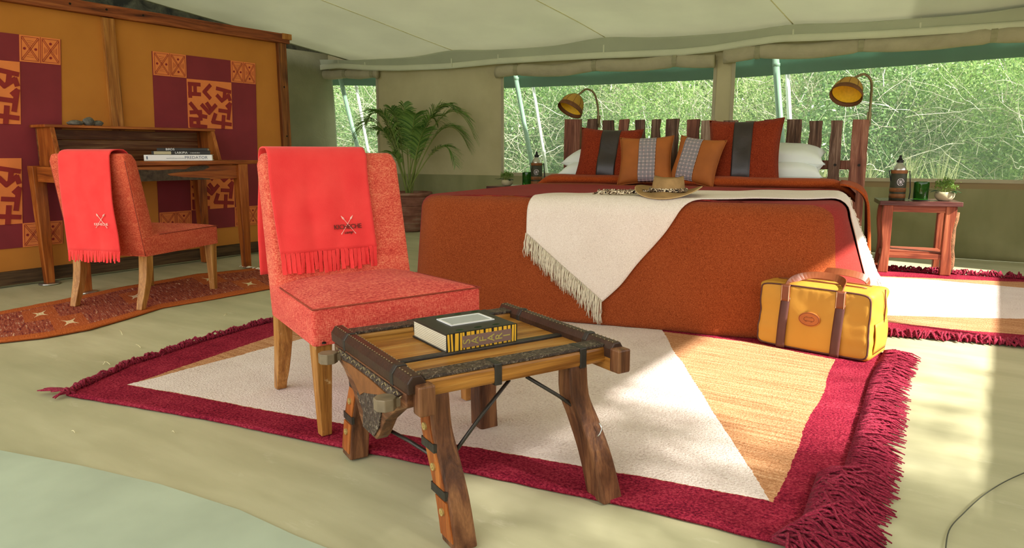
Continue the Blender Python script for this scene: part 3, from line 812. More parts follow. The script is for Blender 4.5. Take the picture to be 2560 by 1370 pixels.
# large rug
e_bot = [at(*p) for p in ((165, 990), (500, 1047), (760, 1101), (1210, 1192), (1600, 1275), (1860, 1340), (2060, 1392))]
e_top = [at(*p) for p in ((904, 727), (1300, 772), (1885, 846), (2222, 888))]
e_lef = [at(*p) for p in ((165, 990), (320, 918), (500, 858), (700, 800), (904, 727))]
e_rig = [at(*p) for p in ((2060, 1392), (2114, 1240), (2152, 1106), (2190, 960), (2222, 888))]
big_out = [at(*p) for p in ((322, 968), (905, 770), (1300, 790), (1885, 862), (2088, 905), (1935, 1260))]
big_in = [at(*p) for p in ((322, 967), (1000, 788), (1300, 792), (1648, 824), (1928, 1258))]
mat = m_rug('large_rug_wool', big_out, big_in, (0, 0), 0)
rg = obj('rug', rug_mesh(coons(e_bot, e_top, e_lef, e_rig), 110, 90, .009), mat, smooth=True)
tag(rg, 'large maroon bordered rug with cream and tan fields under the coffee table', 'rug')
pr = [e_rig[i] for i in range(5)]
obj('fringe', fringe(pr, (.985, .17), 150, .125, .0032, .28, .006, 3, 11), M['maroon_yarn'], rg, smooth=True, kind='stuff')
# clump thrown over the near corner
obj('fringe', fringe([(e_rig[0][0]-.05, e_rig[0][1]-.02), (e_rig[0][0]-.01, e_rig[0][1]+.10), (e_rig[1][0]-.02, e_rig[1][1]+.05)], (.99, -.1), 300, .15, .0035, .8, .012, 3, 12, .6, .06), M['maroon_yarn'], rg, smooth=True, kind='stuff')
obj('fringe', fringe(e_lef, (-.97, -.25), 110, .050, .0042, 1.0, .010, 2, 13, 1.5, .02), M['maroon_yarn'], rg, smooth=True, kind='stuff')
cor = MB(); rr = random.Random(3)
for k in range(26):
    a = e_lef[0]; d = (-.93+rr.uniform(-.1, .1), -.36+rr.uniform(-.14, .14)); ln = rr.uniform(.09, .15)
    cor.tube([(a[0]+.03+d[0]*ln*u, a[1]+.02+d[1]*ln*u, .012+.008*math.sin(u*3)) for u in (0, .3, .6, .85, 1)], [.0042, .0042, .004, .0042, .0022], 5)
obj('corner_tassel', cor, M['maroon_yarn'], rg, smooth=True)

# second rug by the right bedside table
b2 = [at(*p) for p in ((2060, 826), (2215, 838), (2380, 850), (2560, 866), (2760, 882))]
t2 = [at(*p) for p in ((2060, 668), (2155, 674), (2300, 683), (2420, 690), (2560, 700), (2720, 708))]
o2 = [at(*p) for p in ((1990, 678), (2300, 694), (2560, 708), (2800, 718), (2760, 868), (2560, 846), (2380, 828), (2000, 800))]
i2 = [at(*p) for p in ((1990, 684), (2300, 700), (2490, 716), (2780, 745), (2760, 806), (2560, 801), (2400, 808), (2230, 806), (1990, 790))]
mat = m_rug('bedside_rug_wool', o2, i2, (0, 0), 0)
rg2 = obj('rug', rug_mesh(coons(b2, t2, [b2[0], t2[0]], [b2[-1], t2[-1]]), 80, 60, .008), mat, smooth=True)
tag(rg2, 'maroon fringed cream rug beside the bed under the bedside table', 'rug')
obj('fringe', fringe(b2, (.05, -1), 110, .06, .005, .9, .012, 2, 21, 1, .02), M['maroon_yarn'], rg2, smooth=True, kind='stuff')
obj('fringe', fringe(t2, (.25, .95), 100, .08, .005, .9, .016, 2, 22, 1, .02), M['maroon_yarn'], rg2, smooth=True, kind='stuff')

# runner by the desk
b3 = [at(*p) for p in ((-60, 862), (0, 858), (110, 846), (226, 825), (320, 798), (407, 771), (520, 752), (686, 721), (800, 705))]
t3 = [at(*p) for p in ((-60, 790), (0, 781), (150, 752), (294, 721), (400, 703), (489, 687), (600, 676), (700, 662))]
t = NT('runner_weave'); f3 = coons(b3, t3, [b3[0], t3[0]], [b3[-1], t3[-1]])
th = math.atan2(b3[-1][1]-b3[0][1], b3[-1][0]-b3[0][0])
uvn = t.n('ShaderNodeUVMap'); uv = uvn.outputs[0]
ux, vy, _ = t.sep(uv)
st = t.noise(1, t.vmul(uv, (170, 9, 1)), 4, .7, .3); g = t.noise(1, t.vmul(uv, (260, 60, 1)), 2)
mid = t.ramp(t.math('ADD', t.math('MULTIPLY', st, .7), t.math('MULTIPLY', g, .3)), [(.38, lin(92, 34, 40)), (.46, lin(136, 62, 52)), (.53, lin(170, 92, 60)), (.57, lin(120, 52, 62)), (.62, lin(226, 184, 148))])
edgec = t.ramp(g, [(.3, lin(160, 76, 34)), (.7, lin(196, 106, 54))])
ev = t.math('MINIMUM', vy, t.math('SUBTRACT', 1.0, vy))
isb = t.math('LESS_THAN', t.math('ADD', ev, t.math('MULTIPLY', st, .02)), .13)
col = t.mix(isb, mid, edgec)
for (su, sv) in ((.145, .66), (.20, .27), (.43, .55), (.70, .70), (.79, .30)):
    dx = t.math('ABSOLUTE', t.math('MULTIPLY', t.math('SUBTRACT', ux, su), 2.9)); dy = t.math('ABSOLUTE', t.math('MULTIPLY', t.math('SUBTRACT', vy, sv), .62))
    near = t.math('LESS_THAN', t.math('MAXIMUM', dx, dy), .12)
    col = t.mix(t.math('MULTIPLY', near, .7), col, edgec)
    star = t.math('MAXIMUM', t.math('LESS_THAN', t.math('MAXIMUM', dx, dy), .026), t.math('LESS_THAN', t.math('ADD', t.math('ABSOLUTE', t.math('SUBTRACT', dx, dy)), t.math('MULTIPLY', t.math('MAXIMUM', dx, dy), .5)), .026))
    col = t.mix(star, col, lin(222, 200, 160))
rm = t.bsdf(col, .9, 0, t.bump(st, .8, .006), spec=.1)
run = obj('rug', rug_mesh(f3, 140, 24, .006, .0012, .002), rm, smooth=True, fix=False)
uvl = run.data.uv_layers.new(name='UVMap'); nvv = 25
for lp in run.data.loops:
    vi = lp.vertex_index
    uvl.data[lp.index].uv = ((vi//nvv)/140, (vi % nvv)/24) if vi < 141*25 else (0, 0)
tag(run, 'long rust and plum striped runner with cream stars by the desk', 'rug')
wf = MB(); rr = random.Random(9)
e0, e1 = at(597, 668), at(690, 682)
for k in range(60):
    t_ = rr.random(); x0, y0 = lerp(e0[0], e1[0], t_), lerp(e0[1], e1[1], t_)
    a = rr.uniform(.6, 2.0); ln = rr.uniform(.03, .06)
    wf.tube([(x0, y0, .006), (x0+math.cos(a)*ln*.5, y0+math.sin(a)*ln*.5, .014), (x0+math.cos(a)*ln, y0+math.sin(a)*ln, .004)], .0028, 4)
obj('fringe', wf, M['yarn'], run, smooth=True, kind='stuff', label='white fringe at the end of the runner')

# =================================================================== CHAIRS
def backfront(z):  # y of the backrest's front and rear face at height z
    t = (z-.26)/.62; return lerp(-.125, -.250, t**1.1) if t > 0 else -.125
def backrear(z):
    t = max(0, (z-.26)/.62); return lerp(-.235, -.335, t)
def make_chair(label, fabric, loc, rz, hw=.30, hb=.262, fy=.275):
    root = thing('slipper_chair', label, 'chair', loc, rz)
    # seat: box with domed top
    st = MB(); n_ = 16
    def ring(z, inset, y0, y1): 
        return None
    def top(u, v):
        w_ = lerp(hb, hw, v); x = lerp(-w_, w_, u); y = lerp(-.235, fy, v)
        e = min(u, 1-u, v*1.2, (1-v)*1.0)*2
        return (x, y, .408+.032*(1-(1-min(1, e*1.2))**2))
    st.grid(top, 20, 20)
    def wall(pts):
        for (a, b) in zip(pts, pts[1:]+pts[:1]):
            st.grid(lambda u, v, a=a, b=b: (lerp(a[0], b[0], u)+(.006*math.sin(v*3.1416)*math.sin(u*3.1416))*(1 if (a[0] > 0 and b[0] > 0) else -1 if (a[0] < 0 and b[0] < 0) else 0),
                                           lerp(a[1], b[1], u)+(.006*math.sin(v*3.1416)*math.sin(u*3.1416))*(1 if a[1] == b[1] and a[1] > 0 else 0), lerp(.295, .408, v)), 20, 8)
    wall([(-hb, -.235), (hb, -.235), (hw, fy), (-hw, fy)])
    st.add([(-hb, -.235, .295), (hb, -.235, .295), (hw, fy, .295), (-hw, fy, .295)], [(0, 1, 2, 3)])
    o = obj('seat', st, M['slub_seat'] if fy < .3 else fabric, root, smooth=True, weld=True, bev=.012)
    pp = MB(); pp.tube([(-hb-.002, -.12, .409), (-hw, fy, .408), (hw, fy, .408), (hb+.002, -.12, .409)], .0026, 6)
    obj('piping', pp, M['piping'], o, smooth=True)
    # backrest
    bk = MB(); rings = []
    zs = [.30+.565*k/14 for k in range(15)]
    for k, z in enumerate(zs):
        t_ = k/14; w_ = lerp(hb, hb-.004, t_)
        yf, yr = backfront(z), backrear(z)
        if k == 14: yf -= .012; yr += .012; w_ -= .012
        P = []
        for x in np.linspace(-w_, w_, 9): P.append((x, yr, z))
        for x in np.linspace(w_, -w_, 9): P.append((x, yf+.012*(1-(x/w_)**2), z))
        rings.append(P)
    bk.loft(rings)
    o = obj('backrest', bk, fabric, root, smooth=True, bev=.014)
    for s in (-1, 1):
        pp = MB(); pp.tube([(s*(hb-.006-.004*k/14), backrear(z)+.004, z) for k, z in enumerate(zs[:-1])], .0026, 6)
        obj('piping', pp, M['piping'], o, smooth=True)
    # legs
    for s in (-1, 1):
        lg = MB(); lg.loft([[(s*(hw-.035)+dx*w, fy-.037+dy*w, z) for dx, dy in ((-1, -1), (1, -1), (1, 1), (-1, 1))] for z, w in ((0, .017), (.02, .0175), (.30, .027))])
        obj('leg', lg, M['chairwZ'], root, bev=.003, label='straight tapered front leg')
        lg = MB(); lg.loft([[(s*(hb-.03)+dx*w, -.205+c_+dy*w, z) for dx, dy in ((-1, -1), (1, -1), (1, 1), (-1, 1))]
                            for z, w, c_ in ((0, .018, -.075), (.03, .019, -.066), (.08, .022, -.046), (.14, .024, -.026), (.20, .026, -.012), (.30, .027, 0))])
        obj('leg', lg, M['chairwZ'], root, bev=.003, label='rear leg curving backward')
    for x, y in ((hw-.03, fy+.003), (.03-hw, fy+.003)):
        sg = MB(); sg.lathe([(.007, 0), (.006, .004), (.002, .006)], 8, (x, y, .302))
        obj('upholstery_stud', sg, M['nail'], root)
    return root
def place_rot(fwd): return math.atan2(-fwd[0], fwd[1])
ch2 = make_chair('coral upholstered chair behind the coffee table', M['slub'], (-1.794, 1.705, .011), R(-109))
ch1 = make_chair('coral upholstered chair facing the desk', M['slub2'], (-4.205, 2.165, .007), R(22), .272, .25, .385)

def blanket(label, loc, rz, x0, x1, front_z, rear_z, fringe_side, logo):
    root = thing('fleece_blanket', label, 'blanket', loc, rz)
    # path front-bottom -> over the top -> rear-bottom
    off = .010; P = []
    zf = np.linspace(front_z, .853, 16)
    for z in zf: P.append((backfront(z)+.012+off, z))
    yt0, yt1 = backfront(.865), backrear(.865)
    P += [(yt0+.006, .873), (yt0-.012, .882), ((yt0+yt1)/2, .884), (yt1+.008, .881), (yt1-.010, .871)]
    for z in np.linspace(.853, rear_z, 14): P.append((yt1-.018-.012*(.868-z), z))
    def at_(t):
        k = t*(len(P)-1); i = min(int(k), len(P)-2); return lerp(P[i][0], P[i+1][0], k-i), lerp(P[i][1], P[i+1][1], k-i)
    def fn(u, v):
        y, z = at_(v); x = lerp(x0, x1, u)
        x += .012*(nz(v*3, x*2, loc[0]))+.006*math.sin(v*7)
        k = min(1, abs(z-.89)/.2)
        dd = .006*k*nz(x*9, z*5, 3)+.004*k*math.sin(x*30+z*4)
        return (x, y+abs(dd) if v < .45 else y-abs(dd), z)
    mb = MB(); mb.grid(fn, 36, 60)
    obj('cloth', mb, M['fleece'], root, smooth=True, solid=.005)
    # cut fringe at one end
    fr = MB(); n_ = 22 if fringe_side == 'front' else 30; rr = random.Random(5)
    L = .075 if fringe_side == 'front' else .06
    for k in range(n_):
        u0, u1 = (k+.06)/n_, (k+.94)/n_
        v = 0.0 if fringe_side == 'front' else 1.0
        a, b = fn(u0, v), fn(u1, v); sgn = 1 if v == 0 else -1
        tw = rr.uniform(-.5, .5); ln = L*rr.uniform(.85, 1.08); cols_ = []
        for q in range(6):
            t_ = q/5; ang = tw*t_*1.6; cx_, cy_ = (a[0]+b[0])/2+rr.uniform(-.001, .001), a[1]; hw_ = (b[0]-a[0])/2
            oy = sgn*(.004+.012*t_*abs(math.sin(k*1.7)))
            cols_.append([(cx_-hw_*math.cos(ang), cy_+oy-hw_*math.sin(ang), a[2]+.004-ln*t_), (cx_+hw_*math.cos(ang), cy_+oy+hw_*math.sin(ang), a[2]+.004-ln*t_)])
        vs2 = [p for r_ in cols_ for p in r_]
        fr.add(vs2, [(2*i, 2*i+1, 2*i+3, 2*i+2) for i in range(5)])
    obj('fringe', fr, M['fleece'], root, smooth=False, solid=.003, kind='stuff')
    # embroidery
    if logo == 'front':
        zc, xc = .585, x0+(x1-x0)*.72 if x1 > x0 else 0
        zc, xc = .60, -.008
        yl = backfront(zc)+.012+off+.0125
        lean = Vector((0, backfront(.65)-backfront(.55), .1)).normalized()
        text_obj('lettering', 'KICHECHE', .024, M['thread_dark'], root, frame((xc, yl, zc), (-1, 0, 0), lean), .0008, space=.92)
        text_obj('lettering', 'camp', .016, M['thread_dark'], root, frame((xc, yl+.003, zc-.020), (-1, 0, 0), lean), .0006, shear=.4, label='small script line')
        sp = MB()
        for s in (-1, 1):
            a_ = Vector((xc+s*.028, yl+.004, zc-.026)); b_ = Vector((xc-s*.018, yl-.006, zc+.034))
            sp.tube([a_, b_], .0010, 5); d = (b_-a_).normalized()
            sp.tube([b_-d*.012, b_-d*.004, b_+d*.008], [.001, .0038, .0006], 6)
            sp.tube([a_, a_+d*.01], [.0018, .001], 5)
        obj('crossed_spears', sp, M['thread_pale'], root)
    else:
        zc, xc = .50, .095; yl = yt1-.018-.012*(.868-zc)-.012
        sp = MB()
        for s in (-1, 1):
            a_ = Vector((xc+s*.036, yl, zc-.034)); b_ = Vector((xc-s*.022, yl, zc+.038))
            sp.tube([a_, b_], .0016, 5); d = (b_-a_).normalized()
            sp.tube([b_-d*.014, b_-d*.004, b_+d*.008], [.001, .005, .0006], 6)
        obj('crossed_spears', sp, M['thread_pale'], root)
        text_obj('lettering', 'KICHECHE', .020, M['thread_pale'], root, frame((xc, yl-.002, zc-.014), (1, 0, 0), (0, 0, 1)), .0008, space=.92)
    return root
blanket('red fleece blanket draped over the chair behind the coffee table', (-1.794, 1.705, .011), R(-109), -.120, .250, .52, .42, 'front', 'front')
blanket('red fleece blanket hanging down the back of the desk chair', (-4.205, 2.165, .007), R(22), -.145, .180, .72, .335, 'rear', 'rear')

# =================================================================== DESK
dk = thing('writing_desk', 'rustic wooden writing desk with a slanted open hutch against the partition', 'desk')
m_ = MB(); m_.prism([(-5.30, 2.155), (-4.68, 2.03), (-4.69, 2.6), (-4.675, 3.0), (-4.685, 3.40), (-5.30, 3.40)], lambda a, b, t_: (a, b, t_), .790, .818)
obj('desk_top', m_, M['deskY'], dk, bev=.004)
for (x, y, nm) in ((-5.235, 2.075, 0), (-4.72, 2.075, 1), (-5.235, 3.225, 2), (-4.72, 3.245, 3)):
    m_ = MB(); m_.loft([[(x+dx*w, y+dy*w, z) for dx, dy in ((-1, -1), (1, -1), (1, 1), (-1, 1))] for z, w in ((.006 if y < 3 else 0, .026), (.30, .032), (.79, .040))])
    obj('leg', m_, M['deskZ'], dk, bev=.004)
m_ = MB(); m_.box((-4.72, 2.66, .735), (.03, 1.12, .10)); ap = obj('apron', m_, M['deskY'], dk, bev=.003)
bk_ = MB(); bk_.prism([(2.12, .688), (2.12, .768), (2.30, .758), (2.46, .764), (2.60, .758), (2.72, .762), (2.80, .760), (2.84, .780), (2.96, .786), (2.985, .772), (2.93, .752), (2.84, .744), (2.74, .742), (2.66, .732), (2.68, .720), (2.78, .706), (2.92, .698), (2.98, .690), (2.98, .684)], lambda a, b, t_: (t_, a, b), -4.706, -4.700)
obj('burnt_edge', bk_, M['burnt'], ap, bev=.001)
m_ = MB(); m_.box((-5.24, 2.66, .735), (.03, 1.10, .10)); obj('apron', m_, M['deskY'], dk, bev=.003)
for y in (2.075, 3.235):
    m_ = MB(); m_.box((-4.98, y, .735), (.46, .03, .10)); obj('apron', m_, M['deskX'], dk, bev=.003)
for y in (2.14, 3.285):   # hutch ends (slanted front)
    m_ = MB(); m_.prism([(-5.315, .775 if y < 3 else .818), (-5.03, .775 if y < 3 else .818), (-5.10, 1.04), (-5.315, 1.04)], lambda a, b, t_, y=y: (a, y+t_, b), -.014, .014)
    obj('hutch_side', m_, M['deskZ'], dk, bev=.002)
m_ = MB(); m_.box((-5.21, 2.70, 1.048), (.225, 1.21, .018)); obj('hutch_top', m_, M['deskY'], dk, bev=.003)
for k in range(3):
    m_ = MB(); m_.box((-5.305, 2.70, .857+.071*k), (.014+.003*(k % 2), 1.15, .0685)); obj('back_board', m_, M['deskback'], dk, bev=.002)
for (x, y) in ((-5.235, 2.075), (-4.72, 2.075)):
    m_ = MB(); m_.lathe([(.065, 0), (.063, .004), (.048, .006), (.02, .0061)], 24, (x, y, 0))
    obj('foot_plate', m_, M['steel'], dk, smooth=False)
# cable disc etc.
rr = random.Random(2)
def stone(x, y, z, sx, sy, sz, label, seed):
    bm = bmesh.new(); bmesh.ops.create_icosphere(bm, subdivisions=3, radius=1)
    mb = MB(); 
    for v in bm.verts:
        k = 1+.22*nz(v.co.x*1.5+seed, v.co.y*1.5, v.co.z*1.5)+.08*nz(v.co.x*5, v.co.y*5+seed, v.co.z*5)
        mb.v.append((v.co.x*sx*k, v.co.y*sy*k, max(-.9*sz, v.co.z*sz*k)+.9*sz))
    mb.f = [tuple(q.index for q in f.verts) for f in bm.faces]; bm.free()
    o = obj('stone', mb, M['stone'], smooth=True, loc=(x, y, z)); tag(o, label, 'stone', 'stones on the desk hutch')
stone(-5.19, 2.325, 1.0575, .032, .052, .018, 'flat grey stone at the left on the desk hutch', 1)
stone(-5.19, 2.41, 1.0575, .035, .038, .030, 'tallest rounded grey stone on the desk hutch, in the middle', 4)
stone(-5.20, 2.475, 1.0575, .028, .036, .020, 'small grey stone at the right on the desk hutch', 8)

def book_flat(name, label, cx_, cy_, z, L, D, T, rz, cov, txt, tmat, tsz, tx, extra=None):
    """lying book, spine on local -y side"""
    root = thing(name, label, 'book', (cx_, cy_, z), rz, 'books stacked on the desk')
    p = MB(); p.box((0, .004, T/2), (L-.012, D-.012, T-.006)); obj('pages', p, M['pages'], root)
    c = MB(); c.box((0, 0, .0015), (L, D, .003)); c.box((0, 0, T-.0015), (L, D, .003)); c.box((0, -D/2+.0015, T/2), (L, .003, T)); obj('cover', c, cov, root, bev=.0008)
    text_obj('spine_title', txt, tsz, tmat, root, frame((tx, -D/2-.0006, T/2), (1, 0, 0), (0, 0, 1)), .0004)
    if extra: extra(root, L, D, T)
    return root
BR = R(55)
bx, by = -4.93, 2.90
def ex1(root, L, D, T):
    text_obj('small_print', 'large and small hunters of the plains', .008, M['bluegrey'], root, frame((-.02, -D/2-.0006, T*.42), (1, 0, 0), (0, 0, 1)), .0003)
    c = MB(); c.box((-L*.5+.02, -D/2-.0008, T/2), (.008, .001, T*.5)); obj('publisher_mark', c, M['bluegrey'], root)
book_flat('book', 'thick white book at the bottom of the stack on the desk', bx, by, .819, .44, .30, .042, BR, M['white'], 'PREDATOR', M['bluegrey'], .030, .115, ex1)
def ex2(root, L, D, T):
    text_obj('small_print', 'a natural place', .011, M['white'], root, frame((.09, -D/2-.0006, T/2), (1, 0, 0), (0, 0, 1)), .0003)
    c = MB(); c.box((-L*.5+.07, -D/2-.0006, T/2), (.11, .001, T*.8)); obj('spine_picture', c, M['pot_cream'], root)
book_flat('book', 'dark book with a green picture in the middle of the desk stack', bx+.012, by+.012, .8615, .38, .27, .026, BR+.02, M['black'], 'LAIKIPIA', M['white'], .022, .0, ex2)
book_flat('book', 'thin black book on top of the desk stack', bx+.025, by+.02, .888, .33, .24, .020, BR-.02, M['black'], 'BIRDS', M['white'], .022, -.08)

# =================================================================== COFFEE TABLE (ox-cart)
TA = R(66.4)
tb = thing('coffee_table', 'carved ox-cart coffee table with splayed legs and iron straps', 'coffee table', (-1.122, 1.451, 0), TA)
TZ = .39
# recessed plank top
for k, (y0, y1) in enumerate(((-.205, -.070), (-.045, .085), (.088, .205))):
    m_ = MB(); m_.box((-.005, (y0+y1)/2, TZ-.030), (.50, y1-y0-.002, .022)); obj('plank', m_, M['cartlX'], tb, bev=.002)
m_ = MB(); m_.box((-.005, -.0575, TZ-.026), (.50, .023, .026)); obj('iron_strip', m_, M['iron'], tb, bev=.002)
# long rails along x with carved tops
for s in (-1, 1):
    m_ = MB(); m_.box((-.005, s*.230, TZ-.025), (.52, .050, .042)); rl = obj('side_rail', m_, M['cartlX'], tb, bev=.008)
    m_ = MB(); m_.box((-.005, s*.228, TZ-.001), (.515, .050, .008)); obj('carved_strip', m_, M['carved'], rl, bev=.002)
    for x in (-.075, .175):
        m_ = MB(); m_.box((x, s*.230, TZ-.023), (.020, .056, .054)); obj('iron_strap', m_, M['iron'], rl, bev=.003)
# end beams along y
def endbeam(x, ext0, ext1, wd, lab):
    m_ = MB(); y0, y1 = -.255-ext0, .255+ext1; ring = []
    for i in range(13):
        y = lerp(y0, y1, i/12)
        ring.append([(x+dx*wd, y, z) for dx, z in ((-1, TZ-.030), (1, TZ-.030), (1.05, TZ-.005), (.5, TZ+.012), (-.5, TZ+.012), (-1.05, TZ-.005))])
    m_.loft(ring); b = obj('end_beam', m_, M['ridge'], tb, bev=.003)
    tk = MB()
    for i in range(34):
        y = lerp(y0+.01, y1-.01, i/33)
        for sx in (-.45, .45): tk.box((x+sx*wd, y, TZ+.0123), (.0024, .0024, .0016))
    obj('stud_row', tk, M['dullstud'], b, kind='stuff')
    for y in (-.17, .16):
        m2 = MB(); m2.loft([[(x+dx*wd*1.08, y+yy, z) for dx, z in ((-1, TZ-.032), (1, TZ-.032), (1.05, TZ-.003), (.5, TZ+.0150), (-.5, TZ+.0150), (-1.05, TZ-.003))] for yy in (-.009, .009)])
        obj('iron_strap', m2, M['iron'], b, bev=.002)
    return b
endbeam(-.285, .008, .012, .021, 'left')
# yoke board below left beam
def yoke(x):
    prof = [(-.25, TZ-.03), (-.25, TZ-.062), (-.185, TZ-.09), (-.12, TZ-.135), (-.075, TZ-.19), (-.055, TZ-.205), (.03, TZ-.205), (.05, TZ-.19), (.10, TZ-.13), (.17, TZ-.085), (.245, TZ-.062), (.245, TZ-.03)]
    m_ = MB(); m_.prism([(a, b) for a, b in prof], lambda a, b, t_: (x+t_, a, b), -.016, .016)
    yk = obj('yoke_board', m_, M['cartY'], tb, bev=.003)
    ov = [(-.235, TZ-.034), (-.19, TZ-.055), (-.15, TZ-.10), (-.11, TZ-.105), (-.085, TZ-.165), (-.05, TZ-.198), (.025, TZ-.198), (.02, TZ-.155), (.06, TZ-.125), (.05, TZ-.10), (.11, TZ-.085), (.10, TZ-.07), (.17, TZ-.058), (.20, TZ-.034)]
    inn = [(-.17, TZ-.052), (-.14, TZ-.075), (-.06, TZ-.10), (.0, TZ-.075), (.06, TZ-.052)]
    m_ = MB(); m_.prism(ov, lambda a, b, t_: (x-.016-t_, a, b), 0, .004); obj('hide_inlay', m_, M['carved'], yk)
    zg = MB(); 
    for k in range(26):
        a0 = -.23+.0175*k; zg.box((x-.021, a0, TZ-.042+.005*(k % 2)), (.002, .010, .0022), 0, .6 if k % 2 else -.6)
    obj('zigzag_trim', zg, M['dullstud'], yk, kind='stuff')
    m_ = MB(); m_.prism([(.075, TZ-.088), (.16, TZ-.058), (.10, TZ-.052), (-.04, TZ-.052), (-.15, TZ-.058), (-.10, TZ-.075), (-.05, TZ-.088), (.0, TZ-.10), (.03, TZ-.115)], lambda a, b, t_: (x-.0205-t_, a, b), 0, .003); obj('hide_inlay', m_, M['tanleather'], yk, label='tan hide inlay')
yoke(-.290)
# octagonal pegs
for y in (-.205, .205):
    pgm = MB(); x0 = -.315
    pgm.loft([[(x0-.022+.026*math.cos(t_), y+.026*math.sin(t_), z) for t_ in [math.pi/8+2*math.pi*k/8 for k in range(8)]] for z in (TZ-.072, TZ-.068, TZ-.048, TZ-.044)])
    pgm.box((-.30, y, TZ-.058), (.05, .026, .020))
    obj('peg', pgm, M['pegwood'], tb, bev=.002)
# square corner block left-near, right beam with end blocks
m_ = MB(); m_.box((-.270, -.266, TZ-.043), (.040, .038, .070)); obj('corner_block', m_, M['cartZ'], tb, bev=.005)
m_ = MB(); m_.box((-.262, .240, TZ-.04), (.04, .04, .075)); obj('corner_block', m_, M['cartZ'], tb, bev=.005)
b = endbeam(.262, .03, .02, .019, 'right')
m_ = MB(); m_.box((.264, -.01, TZ-.044), (.036, .56, .042)); obj('cross_rail', m_, M['cartlY'], tb, bev=.004)
m_ = MB(); m_.box((.258, -.300, TZ-.030), (.040, .036, .062)); obj('end_block', m_, M['cartZ'], tb, bev=.005)
# legs
def cleg(x, sy, fx, fy, wide, inlay):
    pts = [(x, sy*.225, TZ-.040), (x, sy*.232, TZ-.12), (lerp(x, fx, .4), sy*.248, TZ-.19), (lerp(x, fx, .7), lerp(sy*.262, fy, .45), .11), (fx, fy, .0)]
    # smooth
    P = [Vector(p) for p in pts]; S = []
    for i in range(len(P)-1):
        p0, p1, p2, p3 = P[max(0, i-1)], P[i], P[i+1], P[min(len(P)-1, i+2)]
        for k in range(4):
            t_ = k/4; S.append(.5*((2*p1)+(-p0+p2)*t_+(2*p0-5*p1+4*p2-p3)*t_*t_+(-p0+3*p1-3*p2+p3)*t_**3))
    S.append(P[-1])
    rings = []
    for i, p in enumerate(S):
        t_ = i/(len(S)-1); hx = lerp(.026, .030, t_)*wide; hy = lerp(.026, .036, t_**.7)
        rings.append([(p.x-hx, p.y-hy, p.z), (p.x+hx, p.y-hy, p.z), (p.x+hx, p.y+hy, p.z), (p.x-hx, p.y+hy, p.z)])
    mb = MB(); mb.loft(rings); lg = obj('leg', mb, M['cartZ'], tb, bev=.006)
    if inlay:
        for j, (i0, i1) in enumerate(((2, 6), (7, 11), (12, 15))):
            mb = MB(); ring = []
            for i in range(i0, i1+1):
                q = rings[i]; ring.append([(q[0][0]-.003, q[0][1]+.006, q[0][2]), (q[0][0]+.004, q[0][1]+.006, q[0][2]), (q[0][0]+.004, q[3][1]-.006, q[0][2]), (q[0][0]-.003, q[3][1]-.006, q[0][2])])
            mb.loft(ring); obj('inlay', mb, M['deskZ'], lg)
            q = rings[(i0+i1)//2]; sd_ = MB(); c_ = ((q[0][0])-.004, (q[0][1]+q[3][1])/2, q[0][2])
            sd_.tube([(c_[0]-.004, c_[1], c_[2]), (c_[0]+.004, c_[1], c_[2])], .009, 10); sd_.tube([(c_[0]-.006, c_[1], c_[2]), (c_[0], c_[1], c_[2])], .004, 8)
            obj('brass_stud', sd_, M['brassstud'], lg)
        for i in (6, 11):
            q = rings[i]; sb = MB(); sb.box((q[0][0]-.001, (q[0][1]+q[3][1])/2, q[0][2]-.008), (.008, q[3][1]-q[0][1]+.003, .02)); obj('iron_band', sb, M['iron'], lg)
    return S
cleg(-.225, -1, -.205, -.300, .95, True)
cleg(-.225, 1, -.245, .285, .95, True)
S3 = cleg(.165, -1, .215, -.305, 1.05, False)
cleg(.165, 1, .185, .270, 1.05, False)
# iron braces
for a_, b_ in (((-.20, -.262, .20), (-.02, -.215, TZ-.058)), ((.19, -.262, .21), (.03, -.215, TZ-.058)), ((-.23, -.262, .19), (-.275, -.02, TZ-.19)), ((-.22, .262, .20), (-.02, .215, TZ-.058)), ((.18, .262, .22), (.02, .215, TZ-.058))):
    m_ = MB(); m_.tube([a_, ((a_[0]+b_[0])/2, (a_[1]+b_[1])/2, (a_[2]+b_[2])/2+.004), b_], .0048, 7); obj('iron_brace', m_, M['iron'], tb, smooth=True)
hk = MB(); hk.tube([(.195, -.30, .205), (.20, -.305, .19), (.193, -.306, .178), (.187, -.304, .172)], .002, 5); obj('wire_hook', hk, M['steel'], tb, smooth=True)

# picture book on the table
BA = R(67.5)
bk0 = at(1117, 884, TZ-.016); 
bl, bd, bt = .215, .205, .052
ux_, uy_ = math.cos(BA), math.sin(BA)
bkc = (bk0[0]+ux_*bl/2-uy_*bd/2, bk0[1]+uy_*bl/2+ux_*bd/2)
sb = thing('picture_book', 'thick black and yellow safari picture book on the coffee table', 'book', (bkc[0], bkc[1], TZ-.0185), BA)
p = MB(); rings = []
p.box((0, .003, bt/2), (bl-.010, bd-.012, bt-.008)); obj('pages', p, M['pages'], sb)
pl_ = MB()
for k in range(9): pl_.box((-bl/2+.0040, .003, .007+k*(bt-.014)/8), (.002, bd-.014, .0009))
obj('page_edges', pl_, M['pageline'], sb)
c = MB(); c.box((0, 0, .002), (bl, bd, .004)); c.box((0, 0, bt-.002), (bl, bd, .004)); c.box((0, -bd/2+.002, bt/2), (bl, .004, bt)); cv = obj('cover', c, M['black'], sb, bev=.001)
c = MB(); c.box((.012, .012, bt+.0008), (.125, .075, .002)); obj('cover_window', c, M['silver'], sb)
c = MB()
for dx, dy, sx_, sy_ in ((0, .04, .135, .006), (0, -.04, .135, .006), (.0645, 0, .006, .08), (-.0645, 0, .006, .08)): c.box((.012+dx, .012+dy, bt+.0012), (sx_, sy_, .0032))
obj('window_border', c, M['white'], sb)
